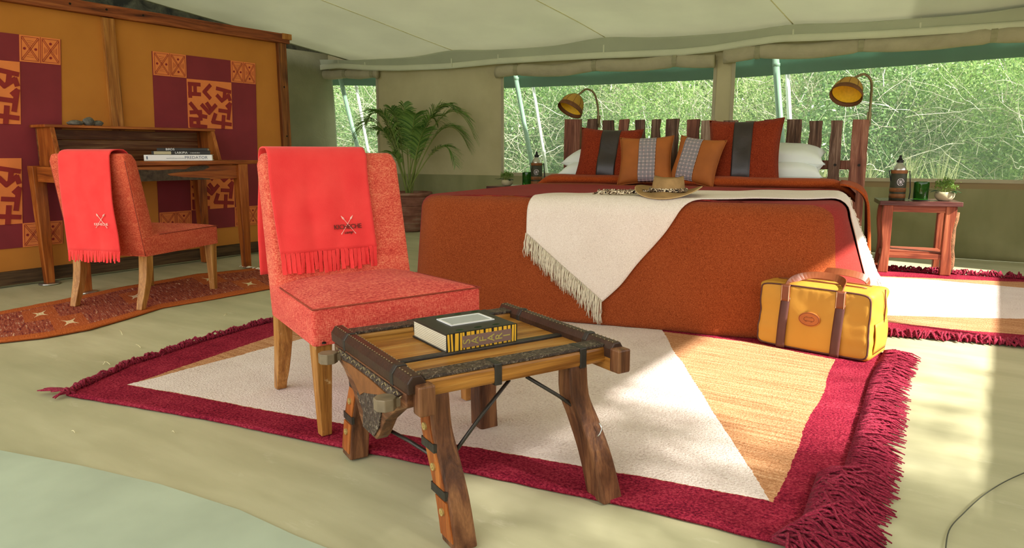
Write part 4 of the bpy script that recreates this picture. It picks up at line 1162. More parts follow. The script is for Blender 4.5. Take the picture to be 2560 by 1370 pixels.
sp = MB(); rr = random.Random(4); x = -bl/2+.004
while x < bl/2-.004:
    w_ = rr.uniform(.004, .011); a = rr.uniform(-.0025, .0025)
    sp.prism([(x, 0.001), (x+w_, .001), (x+w_+a, bt-.001), (x+a, bt-.001)], lambda q, r_, t_: (q, -bd/2-t_, r_), 0, .0008)
    x += w_+rr.uniform(.003, .006)
obj('spine_stripes', sp, M['yellow'], sb)
c = MB(); c.box((.012, -bd/2-.0016, bt*.5), (.150, .0018, .031)); obj('title_plate', c, M['taupe'], sb)
for k, chh in enumerate('SAFARI'):
    text_obj('letter', chh, .031, M['olive_letter'], sb, frame((-.050+.0245*k, -bd/2-.0028, bt*.5), (0, 0, 1), (-1, 0, 0)), .0006)
c = MB()
for k in range(7): c.lathe([(.012, 0), (.011, .0006), (0.001, .0007)], 10, (-.085+.028*k, -.078 if k % 2 else .085, bt), 1, .5)
obj('cover_spots', c, M['herb_dark'], sb, kind='stuff')

# =================================================================== BED
BC = (-1.925, 5.44); BRZ = R(9)
bu = (math.cos(BRZ), math.sin(BRZ)); bv = (-bu[1], bu[0])
def B2(x, y, z=0): return (BC[0]+bu[0]*x+bv[0]*y, BC[1]+bu[1]*x+bv[1]*y, z)
ZT = .645
bed = thing('bed', 'large double bed with a rough plank headboard and rust spread', 'bed', (BC[0], BC[1], 0), BRZ)
m_ = MB(); m_.box((-.02, -1.14, .43), (2.04, 2.05, .36)); obj('mattress', m_, M['linen'], bed, bev=.05)
m_ = MB(); m_.box((-.02, -1.12, .17), (1.96, 2.0, .16)); obj('bed_frame', m_, M['headwood2'], bed, bev=.005)
for x in (-.92, .88):
    for y in (-2.02, -.25):
        m_ = MB(); m_.box((x, y, .045), (.07, .07, .09)); obj('foot', m_, M['headwood2'], bed)
# outline of the bed top
CR = .13; XL, XRt = -1.085, .985
def yfoot(x): return -2.235+.075*x
def outline(nside=26, nfoot=30, nc=8, yhead=-.30):
    P = []
    yl, yr = yfoot(XL), yfoot(XRt)
    for k in range(nside): P.append((XL, lerp(yhead, yl+CR, k/nside), -1, 0))
    for k in range(nc): a = math.pi+math.pi/2*k/nc; P.append((XL+CR+CR*math.cos(a), yl+CR+CR*math.sin(a), math.cos(a), math.sin(a)))
    for k in range(nfoot): 
        x = lerp(XL+CR, XRt-CR, k/nfoot); P.append((x, yfoot(x) if 0 < k else yl, .0, -1))
    for k in range(nc): a = 1.5*math.pi+math.pi/2*k/nc; P.append((XRt-CR+CR*math.cos(a), yr+CR+CR*math.sin(a), math.cos(a), math.sin(a)))
    for k in range(nside+1): P.append((XRt, lerp(yr+CR, yhead, k/nside), 1, 0))
    return P
OUT = outline()
RE = .075
def flare(nx, ny, y):
    f = .05 + .055*max(0, -nx)+(.16+.20*max(0, min(1, (y+2.15)/1.0)))*max(0, nx)*1.0
    return f
def drop(p, d, off=0.0):
    """point at arc-length d past the outline point p=(x,y,nx,ny)"""
    x, y, nx, ny = p
    L = RE*math.pi/2
    if d < 0: return (x+nx*d, y+ny*d, ZT+off)
    if d < L:
        a = d/RE; h = (RE+off)*math.sin(a); dr = RE-(RE+off)*math.cos(a)
        return (x+nx*h, y+ny*h, ZT-dr)
    e = d-L; k = min(1, e/.45)
    fold = 0
    s = x*1.0+y*1.0
    corner = math.exp(-((x-XRt)/.10)**2-((y-yfoot(XRt))/.16)**2)
    fold += .05*k*corner*math.sin((x-y)*26)
    fold += .010*k*nz(x*4, y*4, 2)+.006*k*math.sin(x*9+y*7)
    h = RE+off+e*flare(nx, ny, y)+fold
    return (x+nx*h, y+ny*h, ZT-RE-e*.985)
def hem(p):
    x, y, nx, ny = p
    if nx > .4: return plin([(-2.1, .012), (-1.6, .06), (-1.0, .16), (-.5, .28), (-.2, .33)], y)
    if nx < -.4: return plin([(-2.3, .012), (-1.6, .04), (-.5, .20)], y)
    return .012
spm = MB(); NO = len(OUT); half = NO//2
zt = lambda x, y: ZT+.006*nz(x*2.2, y*2.2, 5)+.003*nz(x*7, y*7)
K = 30
for i in range(half+1):
    a, b = OUT[i], OUT[NO-1-i]
    for k in range(K+1):
        x, y = lerp(a[0], b[0], k/K), lerp(a[1], b[1], k/K); e = min(k, K-k)/3
        spm.v.append((x, y, lerp(ZT, zt(x, y), min(1, e))))
for i in range(half):
    for k in range(K):
        q = i*(K+1)+k; spm.f.append((q, q+1, q+K+2, q+K+1))
base = len(spm.v); ND = 26
for i, p in enumerate(OUT):
    L = RE*math.pi/2; tot = L+(ZT-RE-hem(p))/.985
    for j in range(ND+1): spm.v.append(drop(p, tot*j/ND))
for i in range(NO-1):
    for j in range(ND):
        q = base+i*(ND+1)+j; spm.f.append((q, q+ND+1, q+ND+2, q+1))
spread = obj('bedspread', spm, M['spread'], smooth=True, weld=True, solid=-.008, loc=(BC[0], BC[1], 0), rz=BRZ)
tag(spread, 'rust chenille bedspread with a dark red band draped over the bed', 'bedspread')
# folded-back roll at the head
rl = MB(); rings = []
for i in range(51):
    u = i/50; x = lerp(-1.16, 1.10, u); sidek = max(0, abs(x+.03)-.97)/.17
    yc = -.60+.03*math.sin(u*5)+.10*max(0, u-.8); zc = ZT+.030-.10*sidek**2
    rings.append([(x, yc+(.085+.01*nz(u*9, 2))*math.cos(t_)*(1-.3*sidek), zc+.036*(1+.2*nz(u*7, 5))*math.sin(t_)*(1-.2*sidek)) for t_ in [2*math.pi*k/14 for k in range(14)]])
rl.loft(rings); obj('folded_edge', rl, m_chenille('spread_roll', lin(110, 40, 12), lin(154, 66, 24), lin(188, 92, 42)), spread, smooth=True)
sd2 = MB()
sd2.grid(lambda u, v: (XRt+.02+.13*math.sin(min(1, v*2)*1.57)+.055*v+.012*math.sin(u*14)*v, lerp(-.98, -.34, u), ZT+.035-.025*v-.44*v*v-.03*math.sin(u*5)*v), 24, 20)
obj('side_flap', sd2, m_chenille('spread_flap', lin(114, 42, 12), lin(158, 70, 26), lin(192, 96, 44)), spread, smooth=True, solid=.012)
ss = MB(); ss.grid(lambda u, v: (lerp(-1.03, .97, u), lerp(-.50, -.04, v), ZT+.012+.005*nz(u*6, v*4)), 24, 8)
obj('sheet', ss, M['linen'], spread, smooth=True, solid=-.02)

# headboard posts
posts = [(-1.147, -1.007), (-.950, -.866), (-.811, -.722), (-.674, -.597), (-.540, -.461), (-.408, -.337), (-.286, -.188), (-.125, -.026), (-.010, .099), (.156, .256), (.312, .387), (.448, .547), (.608, .713), (.764, .850), (.906, .985), (1.047, 1.155)]
rr = random.Random(12)
for i, (a, b) in enumerate(posts):
    x = (a+b)/2; w_ = (b-a); end = i in (0, 15)
    th_ = .055 if end else .035; z0 = 0 if end else .36; z1 = plin([(-1.1, 1.147), (1.1, 1.104)], x)+rr.uniform(-.008, .008)+(.006 if end else 0)
    rings = []
    lean = rr.uniform(-.012, .012)
    for k in range(11):
        z = lerp(z0, z1, k/10); jl, jr = (rr.uniform(-.006, .006) if not end else rr.uniform(-.002, .002) for _ in (0, 1))
        t_ = (k/10-1)*lean; hw = w_/2
        rings.append([(x-hw+jl+t_, -.01-th_/2, z), (x+hw+jr+t_, -.01-th_/2, z+(rr.uniform(-.006, .006) if k == 10 else 0)), (x+hw+jr+t_, -.01+th_/2, z), (x-hw+jl+t_, -.01+th_/2, z)])
    mb = MB(); mb.loft(rings)
    po = obj('headboard_post', mb, M['headpale'] if i in (8,) else M['headwood2'] if (end or i in (3, 7)) else M['headwood'], bed, bev=.003)
    if end or i in (13, 14):
        bt_ = MB(); bt_.tube([(x+.01, -.01-th_/2-.004, .787), (x+.01, -.01-th_/2, .787)], .010, 8); obj('bolt', bt_, M['nail'], po)
for z in (.787, .47):
    m_ = MB(); m_.box((0, .035, z), (2.2, .035, .065)); obj('cross_rail', m_, M['headwood2'], bed, bev=.003)

# cream throw with fringe: corners given in unfolded bed coordinates (x, distance)
def S_pt(x, q, off):
    """bed surface point; q = distance toward/over the foot edge (negative inside), x may pass the right edge"""
    if x > XRt-.02:
        y = q; p = (XRt, y, 1, 0)
        return drop(p, x-XRt, off)
    yf = yfoot(x)
    if q >= yf: return (x, q, ZT+off+.0)
    return drop((x, yf, 0, -1), yf-q, off)
# edges: A (upper/left edge) and Bq (lower/right edge), from the hanging tip to the right side
EA = [(-.445, -2.50), (-.44, -2.32), (-.40, -2.17), (-.24, -1.98), (.05, -1.72), (.45, -1.42), (.80, -1.22), (1.02, -1.12), (1.20, -1.05), (1.36, -1.00), (1.50, -.98)]
EB = [(-.03, -2.80), (.06, -2.70), (.14, -2.58), (.26, -2.42), (.38, -2.24), (.60, -2.10), (.82, -1.98), (.98, -1.88), (1.20, -1.76), (1.38, -1.70), (1.56, -1.68)]
def edgept(E_, t_):
    k = t_*(len(E_)-1); i = min(int(k), len(E_)-2); f = k-i
    p0, p1, p2, p3 = E_[max(0, i-1)], E_[i], E_[i+1], E_[min(len(E_)-1, i+2)]
    return tuple(.5*((2*p1[c])+(-p0[c]+p2[c])*f+(2*p0[c]-5*p1[c]+4*p2[c]-p3[c])*f*f+(-p0[c]+3*p1[c]-3*p2[c]+p3[c])*f**3) for c in (0, 1))
def thp(u, v, off=.009):
    a, b = edgept(EA, u), edgept(EB, u); x, q = lerp(a[0], b[0], v), lerp(a[1], b[1], v)
    return S_pt(x, q, off+.003*nz(x*6, q*6)+.002*math.sin(q*16+x*5))
tm = MB(); tm.grid(thp, 100, 44)
thr = obj('throw', tm, M['throw'], smooth=True, solid=.006, loc=(BC[0], BC[1], 0), rz=BRZ)
tag(thr, 'cream wool throw with a long fringe hanging over the foot of the bed', 'throw blanket')
fr = MB(); rr = random.Random(8)
for k in range(105):
    v = (k+rr.random()*.8)/105; p = thp(0, v, .014); L = rr.uniform(.085, .13)*(1.0 if v < .85 else 1.15)
    for s_ in range(2):
        dx = rr.uniform(-.012, .012); P = []
        for j in range(5):
            t_ = j/4; P.append((p[0]+dx*t_-.01*math.sin(t_*2)*rr.random(), p[1]-.004-.005*s_-.006*math.sin(t_*3), max(.016, p[2]+.008-L*t_)))
        fr.tube(P, [.0016, .0022, .0021, .0020, .0013], 4)
obj('fringe', fr, M['yarn'], thr, smooth=True, kind='stuff')
fr = MB()
for k in range(90):
    v = rr.random(); p = thp(1, v, .014); L = rr.uniform(.05, .09)
    fr.tube([(p[0], p[1], p[2]+.004), (p[0]+.012+rr.uniform(-.004, .01), p[1]+rr.uniform(-.015, .015), p[2]-L*.5), (p[0]+.014, p[1]+rr.uniform(-.02, .02), p[2]-L)], .0022, 4)
for k in range(110):   # short fuzzy fringe along the far selvedge
    u = rr.uniform(.72, 1.0); p = thp(u, 0, .014)
    fr.tube([(p[0], p[1], p[2]), (p[0]+rr.uniform(0, .012), p[1]+rr.uniform(.012, .035), p[2]-rr.uniform(0, .012)), (p[0]+rr.uniform(.0, .01), p[1]+rr.uniform(.02, .05), p[2]-rr.uniform(.01, .035))], .002, 4)
obj('fringe', fr, M['yarn'], thr, smooth=True, kind='stuff')

# =================================================================== PILLOWS / CUSHIONS
def cushion_pt(u, v, side, W_, H_, T_, pinch=.10):
    """u,v in -1..1 over the face"""
    ex = 1-pinch*(1-abs(v))**1.0*abs(u)**3*0 - 0
    x = W_/2*u*(1-pinch*(1-v*v)*u*u); z = H_/2*v*(1-pinch*(1-u*u)*v*v)
    k = max(0, (1-u**4))*max(0, (1-v**4)); y = side*T_/2*(k**.45)
    return (x, y, z)
def cushion(name, label, cat, group, loc, rz, lean, roll_, W_, H_, T_, mats, bands=None, seed=0):
    """mats[0] body, bands: list of (u0,u1,material,partname) on both faces"""
    root = thing(name, label, cat, loc, 0, group)
    root.rotation_euler = Matrix.Rotation(rz, 4, 'Z').to_3x3().to_4x4().to_euler()
    root.rotation_euler = (Matrix.Rotation(rz, 3, 'Z') @ Matrix.Rotation(lean, 3, 'X') @ Matrix.Rotation(roll_, 3, 'Y')).to_euler()
    def f(side, u0, u1, extra=0):
        def g(a, b):
            u = lerp(u0, u1, a); v = lerp(-1, 1, b)
            x, y, z = cushion_pt(u, v, side, W_, H_, T_)
            wr = .006*nz(x*9+seed, z*9, side)+.010*abs(nz(x*4+seed, z*4, 5))*(1-abs(u)**3)*(1-abs(v)**3)
            return (x, y+side*(wr*(1 if abs(u) < .99 and abs(v) < .99 else 0)+extra), z+H_/2)
        return g
    mb = MB(); mb.grid(f(-1, -1, 1), 28, 26); mb.grid(f(1, -1, 1), 28, 26)
    obj('cushion_body' if cat == 'cushion' else 'pillow_body', mb, mats[0], root, smooth=True, weld=True)
    for (u0, u1, mt, pn) in bands or []:
        mb = MB(); mb.grid(f(-1, u0, u1, .003), 10, 26); obj(pn, mb, mt, root, smooth=True, solid=.002)
    pp = MB(); ring = []
    for k in range(64):
        a = k/64*4; e = int(a); t_ = (a-e)*2-1
        u, v = ((t_, -1), (1, t_), (-t_, 1), (-1, -t_))[e]
        x, y, z = cushion_pt(u, v, 1, W_, H_, T_); ring.append((x, 0, z+H_/2))
    pp.tube(ring+[ring[0]], .0035 if cat == 'cushion' else .002, 5, cap=False); obj('piping', pp, mats[0], root, smooth=True)
    return root
zc = ZT+.012
cg = 'cushions against the headboard'
cushion('cushion', 'rust cushion with a black leather band, leaning at the left', 'cushion', cg, B2(-.640, -.50, zc-.02), BRZ+R(3), R(-20), R(2.5), .49, .45, .15, [M['rust']], [(-.22, .36, M['leather_dk'], 'leather_band')], 1)
cushion('cushion', 'larger rust cushion with a black leather band, leaning at the right', 'cushion', cg, B2(.375, -.53, zc-.03), BRZ-R(2), R(-17), R(-1.5), .51, .505, .16, [M['rust']], [(-.26, .24, M['leather_dk'], 'leather_band')], 5)
cushion('cushion', 'small tan cushion with a plaid band in front of the left rust cushion', 'cushion', cg, B2(-.27, -.70, zc-.01), BRZ+R(6), R(-22), R(-2), .39, .37, .12, [M['tanfab']], [(-.22, .40, M['check'], 'plaid_band')], 9)
cushion('cushion', 'small tan plaid cushion tilted to the right beside the big rust cushion', 'cushion', cg, B2(.045, -.66, zc-.005), BRZ-R(10), R(-20), R(7), .34, .35, .12, [M['tanfab']], [(-.62, .12, M['check'], 'plaid_band')], 13)
def flat_pillow(label, x, y, z, rz, tilt, seed, grp):
    root = cushion('pillow', label, 'pillow', grp, B2(x, y, z), 0, 0, 0, .66, .42, .15, [M['linen']], None, seed)
    root.rotation_euler = (Matrix.Rotation(BRZ+rz, 3, 'Z') @ Matrix.Rotation(tilt, 3, 'Y') @ Matrix.Rotation(R(-78), 3, 'X')).to_euler()
for s, lab in ((-1, 'left'), (1, 'right')):
    x = -.71 if s < 0 else .56
    flat_pillow('white pillow at the bottom on the %s side of the bed' % lab, x-.0*s, -.44, ZT+.065, 0, 0, 20+s, 'white pillows')
    flat_pillow('white pillow on top on the %s side of the bed' % lab, x+.01*s, -.36, ZT+.165, R(2*s), R(3*s), 24+s, 'white pillows')

# =================================================================== HAT
hx, hy = .225, -2.09
hat = thing('bush_hat', 'tan suede hat with a braided leopard print band on the throw', 'hat', B2(hx, hy, ZT+.016), BRZ)
hb = MB(); rings = []
NS = 40
def brim(t_, k):   # k 0..1 from crown base to rim
    rx, ry = lerp(.082, .165, k), lerp(.092, .185, k)
    x, y = rx*math.cos(t_), ry*math.sin(t_)
    z = .016 + .030*k*k*abs(math.cos(t_))**2 - .026*k*k*max(0, -math.sin(t_))**1.5+.004*math.sin(t_*3)
    return (x, y, z)
hb.loft([[brim(2*math.pi*j/NS, k) for j in range(NS)] for k in (0, .15, .35, .55, .75, .9, 1)], cap=False)
obj('brim', hb, M['hide'], hat, smooth=True, solid=.004)
ed = MB(); ed.tube([brim(2*math.pi*j/NS, 1) for j in range(NS+1)], .0028, 5, cap=False); obj('brim_edge', ed, M['hide_edge'], hat, smooth=True)
cr = MB()
def crown(t_, z, k):
    x, y = (.084-.010*k)*math.cos(t_), (.094-.012*k)*math.sin(t_)
    zz = .016+z
    if k >= .99: zz += .014*math.cos(2*t_)*.6
    return (x*(1-.06*max(0, k-.4)*(math.sin(t_) < 0)), y, zz)
cr.loft([[crown(2*math.pi*j/NS, z, k) for j in range(NS)] for z, k in ((0, 0), (.024, .2), (.048, .5), (.066, .8), (.076, 1.0))] + [[(crown(2*math.pi*j/NS, .076, 1)[0]*q, crown(2*math.pi*j/NS, .076, 1)[1]*q, .016+.076-(1-q)*.03) for j in range(NS)] for q in (.93, .75, .4, .05)])
obj('crown', cr, M['hide'], hat, smooth=True)
bd_ = MB()
for ph in (0, 2.1, 4.2):
    bd_.tube([((.090+.004*math.cos(j*.9+ph))*math.cos(2*math.pi*j/48), (.100+.004*math.cos(j*.9+ph))*math.sin(2*math.pi*j/48), .030+.006*math.sin(j*.9+ph)) for j in range(49)], .0048, 6, cap=False)
band_ = obj('braided_band', bd_, M['leopard'], hat, smooth=True)
tl_ = MB(); rr = random.Random(6)
for q in range(4):
    P = []
    for j in range(26):
        t_ = j/25; P.append((-.09-.30*t_*(1-.1*q)+.004*math.sin(j+q*2), .0-.03*q*.4+.02*math.sin(t_*4+q*1.3)-.03*t_, .020+.006*math.cos(j*.9+q*1.6)-.012*t_))
    tl_.tube(P, .0055, 6)
for k in range(46):
    x = -.10-rr.random()*.27; y = rr.uniform(-.03, .02); a = rr.uniform(0, 6.28)
    tl_.tube([(x, y, .014), (x+.014*math.cos(a), y+.014*math.sin(a), .024), (x+.026*math.cos(a), y+.026*math.sin(a), .008)], [.003, .004, .002], 5)
obj('band_tails', tl_, M['leopard'], hat, smooth=True)

# =================================================================== LAMPS on the headboard
def lamp(label, bx_, arc, shade_c, aim, sz):
    """arc: list of local bed points of the arm; shade_c apex, aim direction"""
    root = thing('reading_lamp', label, 'lamp', (BC[0], BC[1], 0), BRZ, 'arched reading lamps on the headboard')
    P = [Vector(p) for p in arc]; S = []
    for i in range(len(P)-1):
        p0, p1, p2, p3 = P[max(0, i-1)], P[i], P[i+1], P[min(len(P)-1, i+2)]
        for k in range(6):
            t_ = k/6; S.append(.5*((2*p1)+(-p0+p2)*t_+(2*p0-5*p1+4*p2-p3)*t_*t_+(-p0+3*p1-3*p2+p3)*t_**3))
    S.append(P[-1])
    m_ = MB(); m_.tube(S, .009, 8); obj('arm', m_, M['brass'], root, smooth=True)
    m_ = MB(); m_.box((arc[0][0], arc[0][1]+.012, arc[0][2]+.03), (.03, .02, .10)); obj('mount', m_, M['brass'], root, bev=.003)
    d = Vector(aim).normalized(); q = d.to_track_quat('Z', 'Y').to_matrix().to_4x4(); q.translation = P[-1]
    prof = [(.018, -.005), (.045, .010), (.075, .040), (.094, .080), (.100, .118)]
    def loc(pr, n_=28):
        mb = MB(); mb.loft([[tuple(q @ Vector((r*sz*math.cos(t_), r*sz*math.sin(t_), z*sz))) for t_ in [2*math.pi*k/n_ for k in range(n_)]] for r, z in pr], cap=False); return mb
    sh_ = obj('lamp_shade', loc(prof), M['wicker'], root, smooth=True)
    obj('shade_lining', loc([(r-.004, z+.002) for r, z in prof]), M['shadein'], sh_, smooth=True)
    rim = loc([(.1005, .110), (.106, .118), (.109, .148), (.106, .150), (.102, .118)]); obj('shade_rim', rim, M['wickerdk'], sh_, smooth=True)
    mb = MB()
    for k in range(10):
        t_ = 2*math.pi*k/10
        mb.tube([q @ Vector(((r+.001)*sz*math.cos(t_), (r+.001)*sz*math.sin(t_), z*sz)) for r, z in prof], .0016, 4)
    obj('shade_rib', mb, M['wickerdk'], sh_)
lamp('woven bell lamp over the left end of the headboard', 0, [(-.862, .0, 1.10), (-.862, -.01, 1.24), (-.885, -.04, 1.35), (-.94, -.07, 1.388), (-.985, -.10, 1.355), (-1.005, -.11, 1.335)], 0, (-.30, -.50, -.85), 1.0)
lamp('woven bell lamp over the right end of the headboard', 0, [(1.150, .0, 1.08), (1.152, -.01, 1.22), (1.145, -.04, 1.36), (1.10, -.07, 1.412), (1.045, -.09, 1.395), (1.02, -.10, 1.375)], 0, (-.20, -.62, -.82), 1.0)

# =================================================================== BEDSIDE TABLES
def nightstand(label, loc, rz):
    root = thing('bedside_table', label, 'bedside table', loc, rz, 'bedside tables')
    Wn, Dn, Hn = .52, .38, .525
    m_ = MB(); m_.box((0, 0, Hn-.016), (Wn, Dn, .032)); obj('table_top', m_, M['nstop'], root, bev=.004)
    rr = random.Random(3)
    for sx in (-1, 1):
        for sy in (-1, 1):
            mb = MB(); rings = []
            for k in range(9):
                t_ = k/8; z = lerp(0, Hn-.032, t_); wv_ = .010*math.sin(t_*7+sx)
                cx_ = sx*(Wn/2-.065); cy_ = sy*(Dn/2-.055)
                rings.append([(cx_-.032+wv_*(sx < 0), cy_-.026, z), (cx_+.030+wv_*(sx > 0), cy_-.026, z), (cx_+.030+wv_*(sx > 0), cy_+.026, z), (cx_-.032+wv_*(sx < 0), cy_+.026, z)])
            mb.loft(rings); obj('leg', mb, M['nsZ'], root, bev=.005)
    for sy in (-1, 1):
        m_ = MB(); m_.box((0, sy*(Dn/2-.05), Hn-.056), (Wn-.18, .026, .048)); obj('apron', m_, M['nsX'], root, bev=.003)
        m_ = MB(); m_.box((0, sy*(Dn/2-.05), .130), (Wn-.18, .026, .040)); obj('stretcher', m_, M['nsX'], root, bev=.003)
    for sx in (-1, 1):
        m_ = MB(); m_.box((sx*(Wn/2-.065), 0, Hn-.056), (.026, Dn-.16, .048)); obj('apron', m_, M['nsY'], root, bev=.003)
        m_ = MB(); m_.box((sx*(Wn/2-.065), 0, .130), (.026, Dn-.16, .040)); obj('stretcher', m_, M['nsY'], root, bev=.003)
    for k in range(6):
        m_ = MB(); m_.box((0, -.115+.046*k, .156), (Wn-.15, .034, .012)); obj('shelf_slat', m_, M['nsX'], root, bev=.002)
    bk2 = MB(); bk2.tube([(Wn/2-.034+.006*math.sin(k), -Dn/2+.045, .02+.054*k) for k in range(9)], [.010+.004*abs(math.sin(k*2.1)) for k in range(9)], 7, flat=1.6)
    obj('bark_edge', bk2, M['bark'], root, smooth=True)
    return root
NSR = R(13); NS = (-.47, 5.93)
nsr = nightstand('low reddish wooden bedside table right of the bed with a slatted shelf', (NS[0], NS[1], .009), NSR)
NSL = (-3.76, 5.60)
nsl = nightstand('bedside table left of the bed, mostly hidden behind the spread', (NSL[0], NSL[1], 0), R(9)); nsl.scale = (1, 1, 1.07)
def nsp(c, rz, x, y, z): return (c[0]+x*math.cos(rz)-y*math.sin(rz), c[1]+x*math.sin(rz)+y*math.cos(rz), z)

def bottle(label, loc, rz):
    root = thing('water_bottle', label, 'bottle', loc, rz, 'bottles in leather holders'); root.scale = (1.12, 1.12, 1.14)
    m_ = MB(); m_.lathe([(.040, .004), (.043, .01), (.043, .19), (.038, .208), (.024, .225), (.018, .232), (.018, .24)], 24); obj('bottle_body', m_, M['steel'], root, smooth=True)
    m_ = MB(); m_.lathe([(.020, .238), (.021, .252), (.013, .256), (.008, .268), (.009, .280), (.004, .284)], 16); obj('bottle_cap', m_, M['blackpl'], root, smooth=True)
    m_ = MB(); m_.lathe([(.046, .0), (.0475, .003), (.0475, .182), (.044, .186), (.044, .184)], 24); hd = obj('leather_holder', m_, M['oliveleather'], root, smooth=True)
    for z0, z1 in ((.012, .040), (.052, .078), (.168, .190)):
        m_ = MB(); m_.loft([[(r*math.cos(t_), r*math.sin(t_), z) for t_ in [2*math.pi*k/24 for k in range(24)]] for r, z in ((.047, z0), (.049, z0+.001), (.049, z1-.001), (.047, z1))]); obj('leather_band', m_, M['tanleather'], hd, smooth=True)
    em = MB(); cz = .115
    for k in range(8):
        a = math.pi*k/4; x1, z1_ = .018*math.cos(a), .020*math.sin(a)
        em.tube([(0, -.0485, cz), (x1, -.0465, cz+z1_)], .0014, 4)
    em.tube([(.020*math.cos(2*math.pi*k/20), -.0465, cz+.022*math.sin(2*math.pi*k/20)) for k in range(19)], .0016, 4)
    obj('beaded_emblem', em, M['whitebead'], hd)
    text_obj('holder_lettering', 'WATER', .014, M['bark'], hd, frame((0, -.0498, .065), (1, 0, 0), (0, 0, 1)), .0008)
    st = MB()
    st.tube([(.046, -.004, .175), (.060, -.01, .185), (.066, -.014, .12), (.070, -.02, .05), (.066, -.02, .006)], .010, 6, flat=.3)
    st.tube([(-.046, 0, .12), (-.055, 0, .16), (-.060, .0, .186), (-.048, .0, .190)], .008, 6, flat=.3)
    obj('strap', st, M['navy'], root, smooth=True)
    lp = MB(); lp.tube([(-.012+.03*math.cos(a), -.16, -.045+.0+.018*math.sin(a)) for a in np.linspace(-3.4, .3, 12)], .004, 6, flat=.5)
    return root
def glass(label, loc, coaster):
    if coaster:
        m_ = MB(); m_.lathe([(.058, 0), (.060, .001), (.060, .004), (.056, .005)], 28); o = obj('coaster', m_, M['black'], loc=loc, smooth=False)
        tag(o, 'round dark coaster under the green glass on the right bedside table', 'coaster'); loc = (loc[0], loc[1], loc[2]+.0052)
    m_ = MB(); m_.lathe([(.002, .001), (.038, 0), (.041, .003), (.042, .10), (.0415, .103), (.0395, .101), (.0385, .010), (.002, .009)], 28)
    o = obj('drinking_glass', m_, M['gglass'], loc=loc, smooth=True); o.scale = (1.2, 1.2, 1.25); tag(o, label, 'glass', 'green bottle glasses')
def small_plant(label, loc, seed, s=1.0):
    root = thing('potted_plant', label, 'plant', loc, 0, 'small plants in cream bowls')
    m_ = MB(); m_.lathe([(.022*s, 0), (.034*s, .004*s), (.048*s, .022*s), (.049*s, .038*s), (.044*s, .050*s), (.041*s, .049*s), (.042*s, .040*s), (.002, .038*s)], 24); obj('bowl', m_, M['pot_cream'], root, smooth=True)
    rr = random.Random(seed); lf = MB(); stm = MB()
    for k in range(60):
        a = rr.uniform(0, 6.28); r = rr.random()**.6*.055*s; h = (.115-.6*r*.9+rr.uniform(-.012, .012))*s
        bx2 = (.018*s*math.cos(a)*rr.random(), .018*s*math.sin(a)*rr.random(), .040*s); tp = (r*math.cos(a), r*math.sin(a), h)
        stm.tube([bx2, tp], .0008*s, 3)
        for q in range(9):
            c_ = Vector((tp[0]+rr.gauss(0, .007)*s, tp[1]+rr.gauss(0, .007)*s, tp[2]+rr.gauss(0, .008)*s)); d = Vector((rr.gauss(0, 1), rr.gauss(0, 1), rr.gauss(.4, 1))).normalized()*rr.uniform(.004, .008)*s; e = d.cross(Vector((rr.random(), rr.random(), rr.random()))).normalized()*.0028*s
            lf.add([c_-d, c_+e, c_+d, c_-e], [(0, 1, 2, 3)])
    obj('stems', stm, M['palmstem'], root); obj('foliage', lf, M['herb'], root, kind='stuff')
    for k, (a, ln) in enumerate(((math.pi*1.05, .085), (math.pi*.92, .07), (-.35, .055), (3.9, .06), (5.6, .045))):
        bl_ = MB(); c_ = Vector((.03*s*math.cos(a), .03*s*math.sin(a), .052*s)); d = Vector((math.cos(a), math.sin(a), .25)); e = Vector((-math.sin(a), math.cos(a), 0))
        pts = []
        for j in range(7):
            t_ = j/6; w_ = .016*s*math.sin(math.pi*min(1, t_*.95+.03)); p = c_+d*ln*s*t_+Vector((0, 0, -.02*s*t_*t_))
            pts.append([tuple(p-e*w_+Vector((0, 0, .002))), tuple(p), tuple(p+e*w_+Vector((0, 0, .002)))])
        bl_.loft(pts, cap=False, closed=False); obj('broad_leaf', bl_, M['herb_dark'], root, smooth=True)
    return root
ZN = .525+.009
bottle('steel bottle in an olive leather holder on the right bedside table', nsp(NS, NSR, -.135, -.04, ZN), R(22))
glass('green tumbler on the right bedside table', nsp(NS, NSR, .015, -.05, ZN), True)
small_plant('leafy plant in a cream bowl on the right bedside table', nsp(NS, NSR, .165, -.05, ZN), 4, 1.3)
bottle('steel bottle in a leather holder on the left bedside table', nsp(NSL, R(9), .17, .02, .5625), R(30))
glass('green tumbler on the left bedside table', nsp(NSL, R(9), .07, .03, .5625), False)
small_plant('leafy plant in a cream bowl on the left bedside table', nsp(NSL, R(9), -.10, -.06, .5625), 9, 1.15)

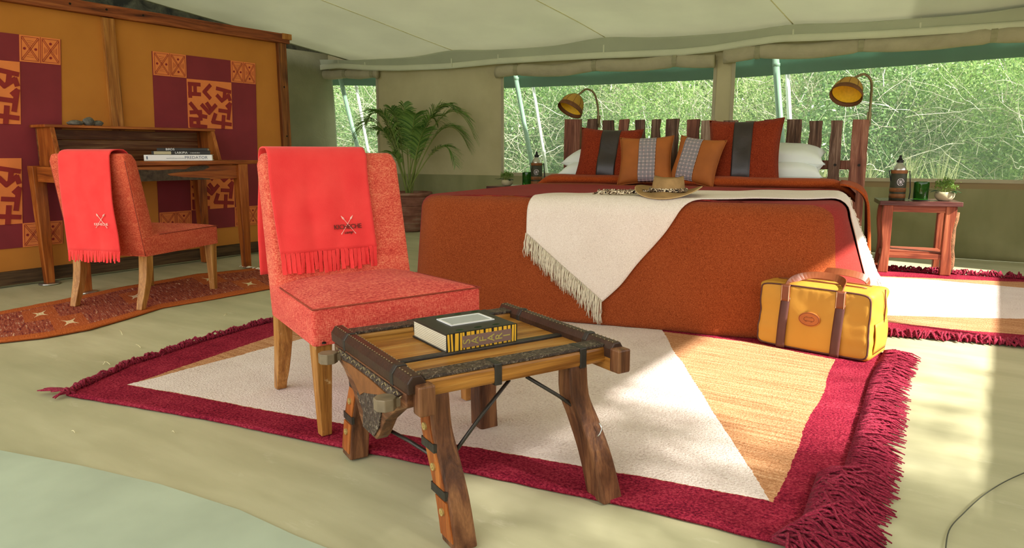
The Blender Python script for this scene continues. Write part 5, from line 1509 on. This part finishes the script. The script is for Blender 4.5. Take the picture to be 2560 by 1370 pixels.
# =================================================================== BAG
bag = thing('travel_bag', 'mustard canvas travel bag with brown leather straps on the rug', 'bag', (-.590, 3.310, .012), R(-8.4))
BW, BD, BH = .478, .235, .292
def bagpt(a, b, c):
    """rounded box deform: a,b,c in -1..1"""
    x = a*BW/2; y = b*BD/2*(1+.05*(1-c)*.5+.06*(1-a*a)*(1-c*c)); z = (c+1)/2*BH
    x += .012*a*max(0, -c)**1 + (.008*math.sin(c*3+1)*a)
    z -= .012*(1-abs(a)**6)*0+.006*a*(c > .9)
    return (x, y, z)
bm_ = MB()
def bagsurf(a, b, c):
    hx_, hy_, hz_, r_ = BW/2, BD/2, BH/2, .022
    p = Vector((a*hx_, b*hy_, c*hz_)); q = Vector((max(-hx_+r_, min(hx_-r_, p.x)), max(-hy_+r_, min(hy_-r_, p.y)), max(-hz_+r_, min(hz_-r_, p.z))))
    d = p-q
    if d.length > 1e-6: p = q+d.normalized()*r_
    A, B_, C_ = p.x/hx_, p.y/hy_, p.z/hz_
    p.y *= 1+.06*(1-A*A)*(1-C_*C_)+.03*(1-C_)*.5
    p.x *= 1+.05*(1-B_*B_)*(1-C_*C_)*.6+.02*max(0, -C_)
    n_ = .004*nz(p.x*11, p.y*11, p.z*11)
    wr = .004*max(0, C_-.45)*nz(p.x*60, p.y*9, p.z*14)+.006*abs(A)**3*nz(p.y*14, p.z*22, 3)
    p.x += n_*A+wr*A; p.y += n_*B_+wr*B_; p.z += .008*(C_ > .5)*math.cos(A*1.57)*(1-B_*B_)
    return (p.x, p.y, p.z+BH/2)
for s_ in (-1, 1):
    bm_.grid(lambda u, v, s_=s_: bagsurf(u*2-1, s_, v*2-1), 60, 40)
    bm_.grid(lambda u, v, s_=s_: bagsurf(s_, u*2-1, v*2-1), 30, 40)
    bm_.grid(lambda u, v, s_=s_: bagsurf(u*2-1, v*2-1, s_), 60, 30)
bb = obj('bag_body', bm_, M['bagc'], bag, smooth=True, weld=True)
pp = MB()
for b_ in (-1, 1):
    P = []
    for k in range(81):
        t_ = k/80*4; e = int(t_) % 4; f = (t_-int(t_))*2-1; a, c = ((f, -1), (1, f), (-f, 1), (-1, -f))[e]
        r_ = .10; ca = max(-1, min(1, a)); 
        n_ = (abs(a)**9+abs(c)**9)**(1/9); a, c = a/n_*.985, c/n_*.985
        q = bagsurf(a, b_, c); P.append((q[0], q[1]+b_*.001, q[2]))
    pp.tube(P, .0038, 6, cap=False)
obj('piping', pp, M['bagd'], bag, smooth=True)
for k, x in enumerate((-.115, .118)):
    # front vertical strap
    m_ = MB(); m_.grid(lambda u, v, x=x: (x+lerp(-.019, .019, u)*(1.0)-.010*(1-v), bagpt((x)/(BW/2), -1, v*2-1)[1]-.006-.002*math.sin(u*3.14), lerp(.004, BH-.06, v)), 4, 16); 
    st_ = obj('front_strap', m_, M['bagd'], bag, smooth=True, solid=.004)
    m_ = MB(); m_.grid(lambda u, v, x=x: (x+lerp(-.020, .020, u), bagpt(x/(BW/2), -1, .6)[1]-.010, lerp(BH-.075, BH+.0, v)), 4, 6); obj('strap_tab', m_, M['bagl'], bag, smooth=True, solid=.004)
    s_ = MB()
    for dx in (-.016, .016): s_.box((x+dx, bagpt(x/(BW/2), -1, 0)[1]-.0115, BH-.04), (.0016, .0014, .07)); 
    obj('stitching', s_, M['stitch'], st_)
def handle(y, hgt, lean, lab, x0=-.115, x1=.118, side=-1):
    P = []
    for k in range(25):
        t_ = k/24; a = math.pi*t_
        x = lerp(x0, x1, .5-.5*math.cos(a)*(1.0)); zz = BH-.015+hgt*math.sin(a)**.55; yy = y+lean*math.sin(a)+.006*math.sin(t_*9)
        P.append((x, yy, zz))
    rings = []
    for k, p in enumerate(P):
        d = Vector(P[min(k+1, 24)])-Vector(P[max(k-1, 0)]); d.normalize(); w_ = .017; nrm = d.cross(Vector((0, .62, .78 if side < 0 else .5))).normalized()
        th_ = .002; v0 = Vector(p); yv = Vector((0, 1, 0))
        yv = nrm.cross(d).normalized()
        rings.append([v0-yv*w_-nrm*th_, v0+yv*w_-nrm*th_, v0+yv*w_+nrm*th_, v0-yv*w_+nrm*th_])
    m_ = MB(); m_.loft(rings); obj('handle', m_, M['bagl'], bag, smooth=False, bev=.001)
handle(-.124, .050, .13, 'front')
handle(.118, .060, -.02, 'rear', -.09, .15)
pa = MB(); pa.loft([[(-.005+rx*math.cos(t_), -BD/2-.0135-dy, .150+rz_*math.sin(t_)) for t_ in [2*math.pi*k/32 for k in range(32)]] for rx, rz_, dy in ((.046, .031, -.008), (.046, .031, .003), (.043, .028, .004))])
pt_ = obj('leather_patch', pa, M['bagp'], bag, smooth=False)
pr_ = MB(); pr_.tube([(-.005+.042*math.cos(2*math.pi*k/32), -BD/2-.0180, .150+.027*math.sin(2*math.pi*k/32)) for k in range(33)], .0009, 4, cap=False)
for sgn in (-1, 1):
    pr_.tube([(-.005+sgn*.006+.016*sgn*math.sin(a), -BD/2-.0180, .150+.011*math.cos(a)) for a in np.linspace(.1, 3.0, 9)], .0010, 4)
pr_.tube([(-.020, -BD/2-.018, .143), (.010, -BD/2-.018, .143)], .0010, 4); pr_.tube([(-.016, -BD/2-.018, .158), (.008, -BD/2-.018, .158)], .0008, 4)
obj('embossing', pr_, M['bagl'], pt_)
zp = MB(); 
for y in (-.035, .035): zp.tube([(x, y, BH+.006+.005*math.sin((x/BW+.5)*3.1)) for x in np.linspace(-BW/2+.05, BW/2-.05, 12)], .0030, 5)
zp.tube([(BW/2+.006, .03, BH), (BW/2+.012, .03, .22), (BW/2+.010, .03, .15)], .0035, 5); obj('zip', zp, M['bagl'], bag, smooth=True)
pk = MB(); pk.grid(lambda u, v: (BW/2+.007+.006*math.sin(v*3.14), lerp(-.085, .085, u), lerp(.03, .16, v)), 8, 8); obj('end_pocket', pk, M['bagc'], bag, smooth=True, solid=.003)

# =================================================================== PALM
PX, PY = -5.42, 5.86
palm = thing('potted_palm', 'tall feathery palm in a terracotta pot at the back wall', 'plant', (PX, PY, 0))
m_ = MB(); m_.lathe([(.12, 0), (.135, .01), (.16, .05), (.20, .16), (.228, .27), (.236, .35), (.228, .385), (.228, .395), (.252, .405), (.256, .425), (.248, .440), (.226, .438), (.220, .40), (.002, .395)], 40)
pot = obj('pot', m_, M['clay'], palm, smooth=True)
m_ = MB()
for z, r in ((.10, .182), (.19, .212), (.30, .234)): m_.tube([(r*math.cos(2*math.pi*k/40), r*math.sin(2*math.pi*k/40), z) for k in range(41)], .006, 6, cap=False)
obj('pot_ridge', m_, M['clay'], pot, smooth=True)
m_ = MB(); m_.lathe([(.002, .40), (.215, .398), (.216, .385)], 24); obj('soil', m_, M['soil'], palm)
camR = Vector((_cy, _sy, 0)); camF = Vector((-_sy, _cy, 0))
def frond(tipx, tipz, midx, midz, depth, seed, nleaf=26, ll=.20, basex=0):
    """arching frond; x = sideways, z = height, depth = away from the viewer"""
    rr = random.Random(seed)
    P0_, P1_, P2_ = Vector((basex, rr.uniform(-.03, .03), .40)), Vector((midx, depth*.45, midz)), Vector((tipx, depth, tipz))
    # quadratic through mid control
    ctrl = P1_*2-(P0_+P2_)*.5
    pt = lambda t_: P0_*(1-t_)**2+ctrl*2*t_*(1-t_)+P2_*t_*t_
    toW = lambda v: (v.x*camR.x+v.y*camF.x, v.x*camR.y+v.y*camF.y, v.z)
    st = MB(); st.tube([toW(pt(k/16)) for k in range(17)], [.0065*(1-.8*k/16)+.001 for k in range(17)], 5)
    fr_ = obj('frond', st, M['palmstem'], palm, smooth=True)
    lf = MB()
    for k in range(nleaf):
        t_ = .34+.66*k/(nleaf-1); p = pt(t_); d = (pt(min(1, t_+.02))-pt(t_-.02)).normalized()
        ln = ll*(math.sin(math.pi*min(1, .12+.80*(t_-.34)/.66))**.6)
        side = d.cross(Vector((0, 0, 1))); side = side.normalized() if side.length > .05 else Vector((0, 1, 0))
        upv = side.cross(d)
        for s in (-1, 1):
            dirv = (d*.75+side*s*.75+upv*rr.uniform(.15, .45)).normalized(); a = ln*rr.uniform(.85, 1.1)
            pts = []
            for j in range(5):
                q = j/4; c_ = p+dirv*a*q+Vector((0, 0, -a*.38*q*q)); w_ = .0052*(math.sin(math.pi*min(1, .18+q*.8))) ; wv_ = d*w_
                pts.append([toW(c_-wv_), toW(c_+wv_+Vector((0, 0, .002)))])
            lf.loft(pts, cap=False, closed=False)
    obj('leaflets', lf, M['palm'], fr_, kind='stuff')
fr_list = [(-.56, 1.02, -.30, 1.16, -.10, 1), (-.50, 1.18, -.26, 1.22, .10, 2), (-.30, 1.30, -.16, 1.10, -.15, 3), (-.20, 1.36, -.10, 1.06, .12, 14), (-.05, 1.40, -.02, 1.02, .05, 4), (.12, 1.28, .06, 1.06, -.22, 15),
           (.40, 1.36, .14, 1.06, .05, 5), (.52, 1.34, .24, 1.22, -.12, 6), (.74, 1.02, .40, 1.28, .0, 7), (.66, .92, .36, 1.12, .12, 8), (.54, .74, .34, .92, -.22, 9), (-.26, .76, -.12, .84, -.25, 10), (.22, 1.12, .12, .92, -.28, 16), (.30, 1.22, .16, 1.12, .2, 17), (-.38, 1.10, -.2, 1.0, .2, 18)]
for i, (tx, tz, mx_, mz_, dp, sd_) in enumerate(fr_list):
    frond(tx, tz, mx_, mz_, dp, sd_, 50 if abs(tx) > .1 else 40, .23 if sd_ not in (9, 10) else .16, rnd.uniform(-.04, .04))

# =================================================================== CABLE and STRAW on the floor
cbl = MB(); cp_ = [at(*p) for p in ((2362, 1400), (2372, 1330), (2410, 1285), (2460, 1240), (2520, 1203), (2600, 1170), (2700, 1140))]
cs_ = []
for i in range(len(cp_)-1):
    p0, p1, p2, p3 = cp_[max(0, i-1)], cp_[i], cp_[i+1], cp_[min(len(cp_)-1, i+2)]
    for k in range(6):
        f = k/6; cs_.append(tuple(.5*((2*p1[c])+(-p0[c]+p2[c])*f+(2*p0[c]-5*p1[c]+4*p2[c]-p3[c])*f*f+(-p0[c]+3*p1[c]-3*p2[c]+p3[c])*f**3) for c in (0, 1)))
cbl.tube([(p[0], p[1], .0035) for p in cs_], .0015, 6)
tag(obj('cable', cbl, M['cable'], smooth=True), 'thin dark cord curving across the floor at the lower right', 'cord')
cb2 = MB(); q_ = [at(*p) for p in ((2168, 655), (2190, 656), (2200, 646), (2196, 630))]
swl = [((262, 905), (275, 912)), ((258, 912), (268, 905)), ((340, 862), (352, 870)), ((430, 1080), (437, 1083)), ((180, 1078), (188, 1083)), ((300, 826), (306, 838)), ((560, 790), (568, 786))]
for i, (a, b) in enumerate(swl):
    pa_, pb_ = at(*a), at(*b); m_ = MB(); m_.tube([(pa_[0], pa_[1], .002), ((pa_[0]+pb_[0])/2, (pa_[1]+pb_[1])/2, .006), (pb_[0], pb_[1], .002)], .0014, 5)
    tag(obj('straw', m_, M['straw'], smooth=True), ['bit of pale straw on the bare floor above the large rug corner', 'crossing bit of straw beside another above the rug corner', 'bit of straw midway between runner and rug', 'bit of straw on the floor in front of the rug left half', 'bit of straw on the floor just below the rug left tip', 'bent straw on the floor close to the runner edge', 'bit of straw on the floor left of the coral chair'][i], 'straw', 'bits of straw on the floor')

# =================================================================== OUTDOOR THICKET
def leaf_mesh(name, n_, rx, ry, rz_, size, seed, hollow=.35):
    rg_ = np.random.RandomState(seed)
    # clumps
    nc = 60; cc = rg_.normal(size=(nc, 3)); cc /= np.linalg.norm(cc, axis=1)[:, None]; cc *= (rg_.uniform(hollow, 1, (nc, 1)))
    idx = rg_.randint(0, nc, n_); c = cc[idx]+rg_.normal(0, .16, (n_, 3))
    c = c*np.array([rx, ry, rz_])+np.array([0, 0, rz_*.95])
    c[:, 2] = np.maximum(c[:, 2], .02)
    d = rg_.normal(size=(n_, 3)); d /= np.linalg.norm(d, axis=1)[:, None]
    e = np.cross(d, rg_.normal(size=(n_, 3))); e /= np.linalg.norm(e, axis=1)[:, None]
    s = size*rg_.uniform(.6, 1.4, (n_, 1))
    v = np.stack([c-d*s, c+e*s*.42, c+d*s, c-e*s*.42], 1).reshape(-1, 3)
    me = bpy.data.meshes.new(name); me.vertices.add(4*n_); me.vertices.foreach_set('co', v.ravel())
    me.loops.add(4*n_); me.loops.foreach_set('vertex_index', np.arange(4*n_)); me.polygons.add(n_)
    me.polygons.foreach_set('loop_start', np.arange(0, 4*n_, 4)); me.polygons.foreach_set('loop_total', np.full(n_, 4)); me.update(); me.validate()
    return me
def twig_mesh(name, n_, rx, ry, rz_, seed, r=.006, long=1.0):
    rr = random.Random(seed); mb = MB()
    for k in range(n_):
        p = Vector((rr.uniform(-rx, rx)*.8, rr.uniform(-ry, ry)*.8, rr.uniform(0, rz_*1.3))); d = Vector((rr.gauss(0, 1), rr.gauss(0, .7), abs(rr.gauss(.5, .6)))).normalized()
        P = [p]; 
        for j in range(10):
            d = (d+Vector((rr.gauss(0, .17), rr.gauss(0, .17), rr.gauss(0, .15)))).normalized(); P.append(P[-1]+d*rr.uniform(.06, .14)*long)
        rr0 = r*rr.uniform(.5, 1.5); mb.tube(P, [rr0*(1-.08*j) for j in range(11)], 3, cap=False)
    me = bpy.data.meshes.new(name); me.from_pydata([tuple(q) for q in mb.v], [], mb.f); me.update(); return me
LM = [leaf_mesh('foliage_a', 30000, 1.35, .9, 1.5, .022, 1), leaf_mesh('foliage_b', 30000, 1.25, .9, 1.35, .026, 2), leaf_mesh('foliage_c', 34000, 1.5, 1.0, 1.75, .034, 3)]
TM = [twig_mesh('branches_a', 620, 1.3, .9, 1.7, 4, .0038), twig_mesh('branches_b', 600, 1.3, .9, 1.5, 5, .0042), twig_mesh('branches_c', 240, 1.5, 1.0, 2.0, 6, .010, 1.3)]
def shrub(label, x, y, li, mats, sc_=1.0, rz=0, z=-.05, grp='shrubs in the thicket behind the tent'):
    root = thing('wild_shrub', label, 'shrub', (x, y, z), rz, grp); root.scale = (sc_, sc_, sc_)
    for nm_, me, mt_ in (('foliage', LM[li], mats), ('branches', TM[li], M['twig'])):
        if not me.materials: me.materials.append(mt_)
        o = bpy.data.objects.new(nm_, me); C.objects.link(o); o.parent = root; o['kind'] = 'stuff'
        o.material_slots[0].link = 'OBJECT'; o.material_slots[0].material = mt_
near = [(-10.6, 8.6, 1, 'bush1', 'green shrub filling the left part of the corner window'), (-8.7, 8.9, 0, 'bush2', 'twiggy shrub filling the right part of the corner window'), (-7.2, 9.1, 1, 'bush1', 'shrub outside behind the palm'),
        (-5.7, 9.3, 1, 'bush2', 'shrub behind the leaning poles of the middle window'), (-4.2, 9.5, 0, 'bush1', 'twiggy shrub behind the left reading lamp'), (-2.7, 9.7, 0, 'bush3', 'pale shrub at the right end of the middle window'),
        (-1.5, 9.9, 1, 'bush2', 'shrub behind the right half of the headboard'), (-.3, 9.8, 1, 'bush1', 'lush shrub above the right bedside table'), (1.3, 10.0, 0, 'bush3', 'bright shrub at the right edge of the wide window')]
for i, (x, y, li, mt, lb) in enumerate(near): shrub(lb, x, y, li, M[mt], .82 if i % 2 else .9, i*1.3)
for i in range(10):
    x = -16+2.0*i; shrub('tall shrub in the back row of the thicket, number %d from the left' % (i+1) if False else ['tall far shrub beyond the corner window at its left', 'tall far shrub beyond the corner window in the middle', 'tall far shrub beyond the corner window at its right', 'tall far shrub behind the wall with the palm', 'tall far shrub at the left of the middle window', 'tall far shrub in the middle of the middle window', 'tall far shrub behind the canvas strip between windows', 'tall far shrub left in the wide window', 'tall far shrub in the centre of the wide window', 'tall far shrub right in the wide window'][i], x, 12.2+.35*(i % 3)+.1*i, 2, M[('bush2', 'bush1', 'bush3')[i % 3]], 1.15, i*2.1)
# grass tufts by the wide window
for i, (s, y) in enumerate(((6.55, .8), (6.95, .9), (7.25, .8), (6.2, 1.0))):
    rr = random.Random(30+i); g_ = MB()
    for k in range(90):
        a = rr.uniform(0, 6.28); r = rr.random()*.10; h = rr.uniform(.45, .80); x0, y0 = r*math.cos(a), r*math.sin(a); bx2, by2 = rr.gauss(0, .12), rr.gauss(0, .10)
        pts = []
        for j in range(5):
            q = j/4; w_ = .006*(1-q)+.001; pts.append([(x0+bx2*q*q-w_, y0+by2*q*q, h*q*(1-.15*q*abs(bx2)*4)), (x0+bx2*q*q+w_, y0+by2*q*q, h*q*(1-.15*q*abs(bx2)*4))])
        g_.loft(pts, cap=False, closed=False)
    o = obj('grass_tuft', g_, M['grass'], loc=W2(s, y, .12), kind='stuff')
    tag(o, ['pale grass tuft outside above the bedside glass', 'pale grass tuft outside left of the bowl plant', 'pale grass tuft outside right of the bowl plant', 'pale grass tuft outside beside the headboard end'][i], 'grass', kind='stuff')

# sparse tree outside the right wall: dapples the sun
rr = random.Random(77)
tr = thing('shade_tree', 'thin leafy tree outside the right wall that dapples the sunlight', 'tree', (3.4, .65, -.05))
tk = MB(); tk.tube([(.3, .2, 0), (.25, .1, .8), (.1, .0, 1.5), (-.1, -.1, 2.4), (-.2, -.1, 3.3)], [.06, .05, .045, .035, .02], 8); obj('trunk', tk, M['bark'], tr, smooth=True)
bt_ = MB(); lf = MB()
def bough(z0, seg, nseg, nl, sgn):
    p = Vector((rr.gauss(0, .1), 0, z0)); d = Vector((rr.gauss(0, .3), sgn*rr.uniform(.7, 1), rr.gauss(.0, .12))).normalized(); P = [p]
    for j in range(nseg):
        d = (d+Vector((rr.gauss(0, .12), rr.gauss(0, .12), rr.gauss(0, .10)))).normalized(); P.append(P[-1]+d*seg)
        for q in range(nl):
            c_ = P[-1]+Vector((rr.gauss(0, .08), rr.gauss(0, .12), rr.gauss(0, .06))); e = Vector((rr.gauss(0, 1), rr.gauss(0, 1), rr.gauss(0, 1))).normalized()*rr.uniform(.03, .06); g = e.cross(Vector((rr.gauss(0, 1), rr.gauss(0, 1), rr.gauss(0, 1)))).normalized()*.022
            lf.add([c_-e, c_+g, c_+e, c_-g], [(0, 1, 2, 3)])
    bt_.tube(P, [.014*(1-.09*j) for j in range(nseg+1)], 5)
for k in range(60): bough(rr.uniform(2.85, 3.9), .2, 5, 8, rr.choice((1, -1)))
for k in range(22): bough(rr.uniform(2.2, 3.0), .2, 5, 4, rr.choice((1, -1)))
for k in range(9): bough(rr.uniform(2.3, 3.3), .34, 9, 4, 1)
obj('branches', bt_, M['bark'], tr); obj('foliage', lf, M['bush2'], tr, kind='stuff')
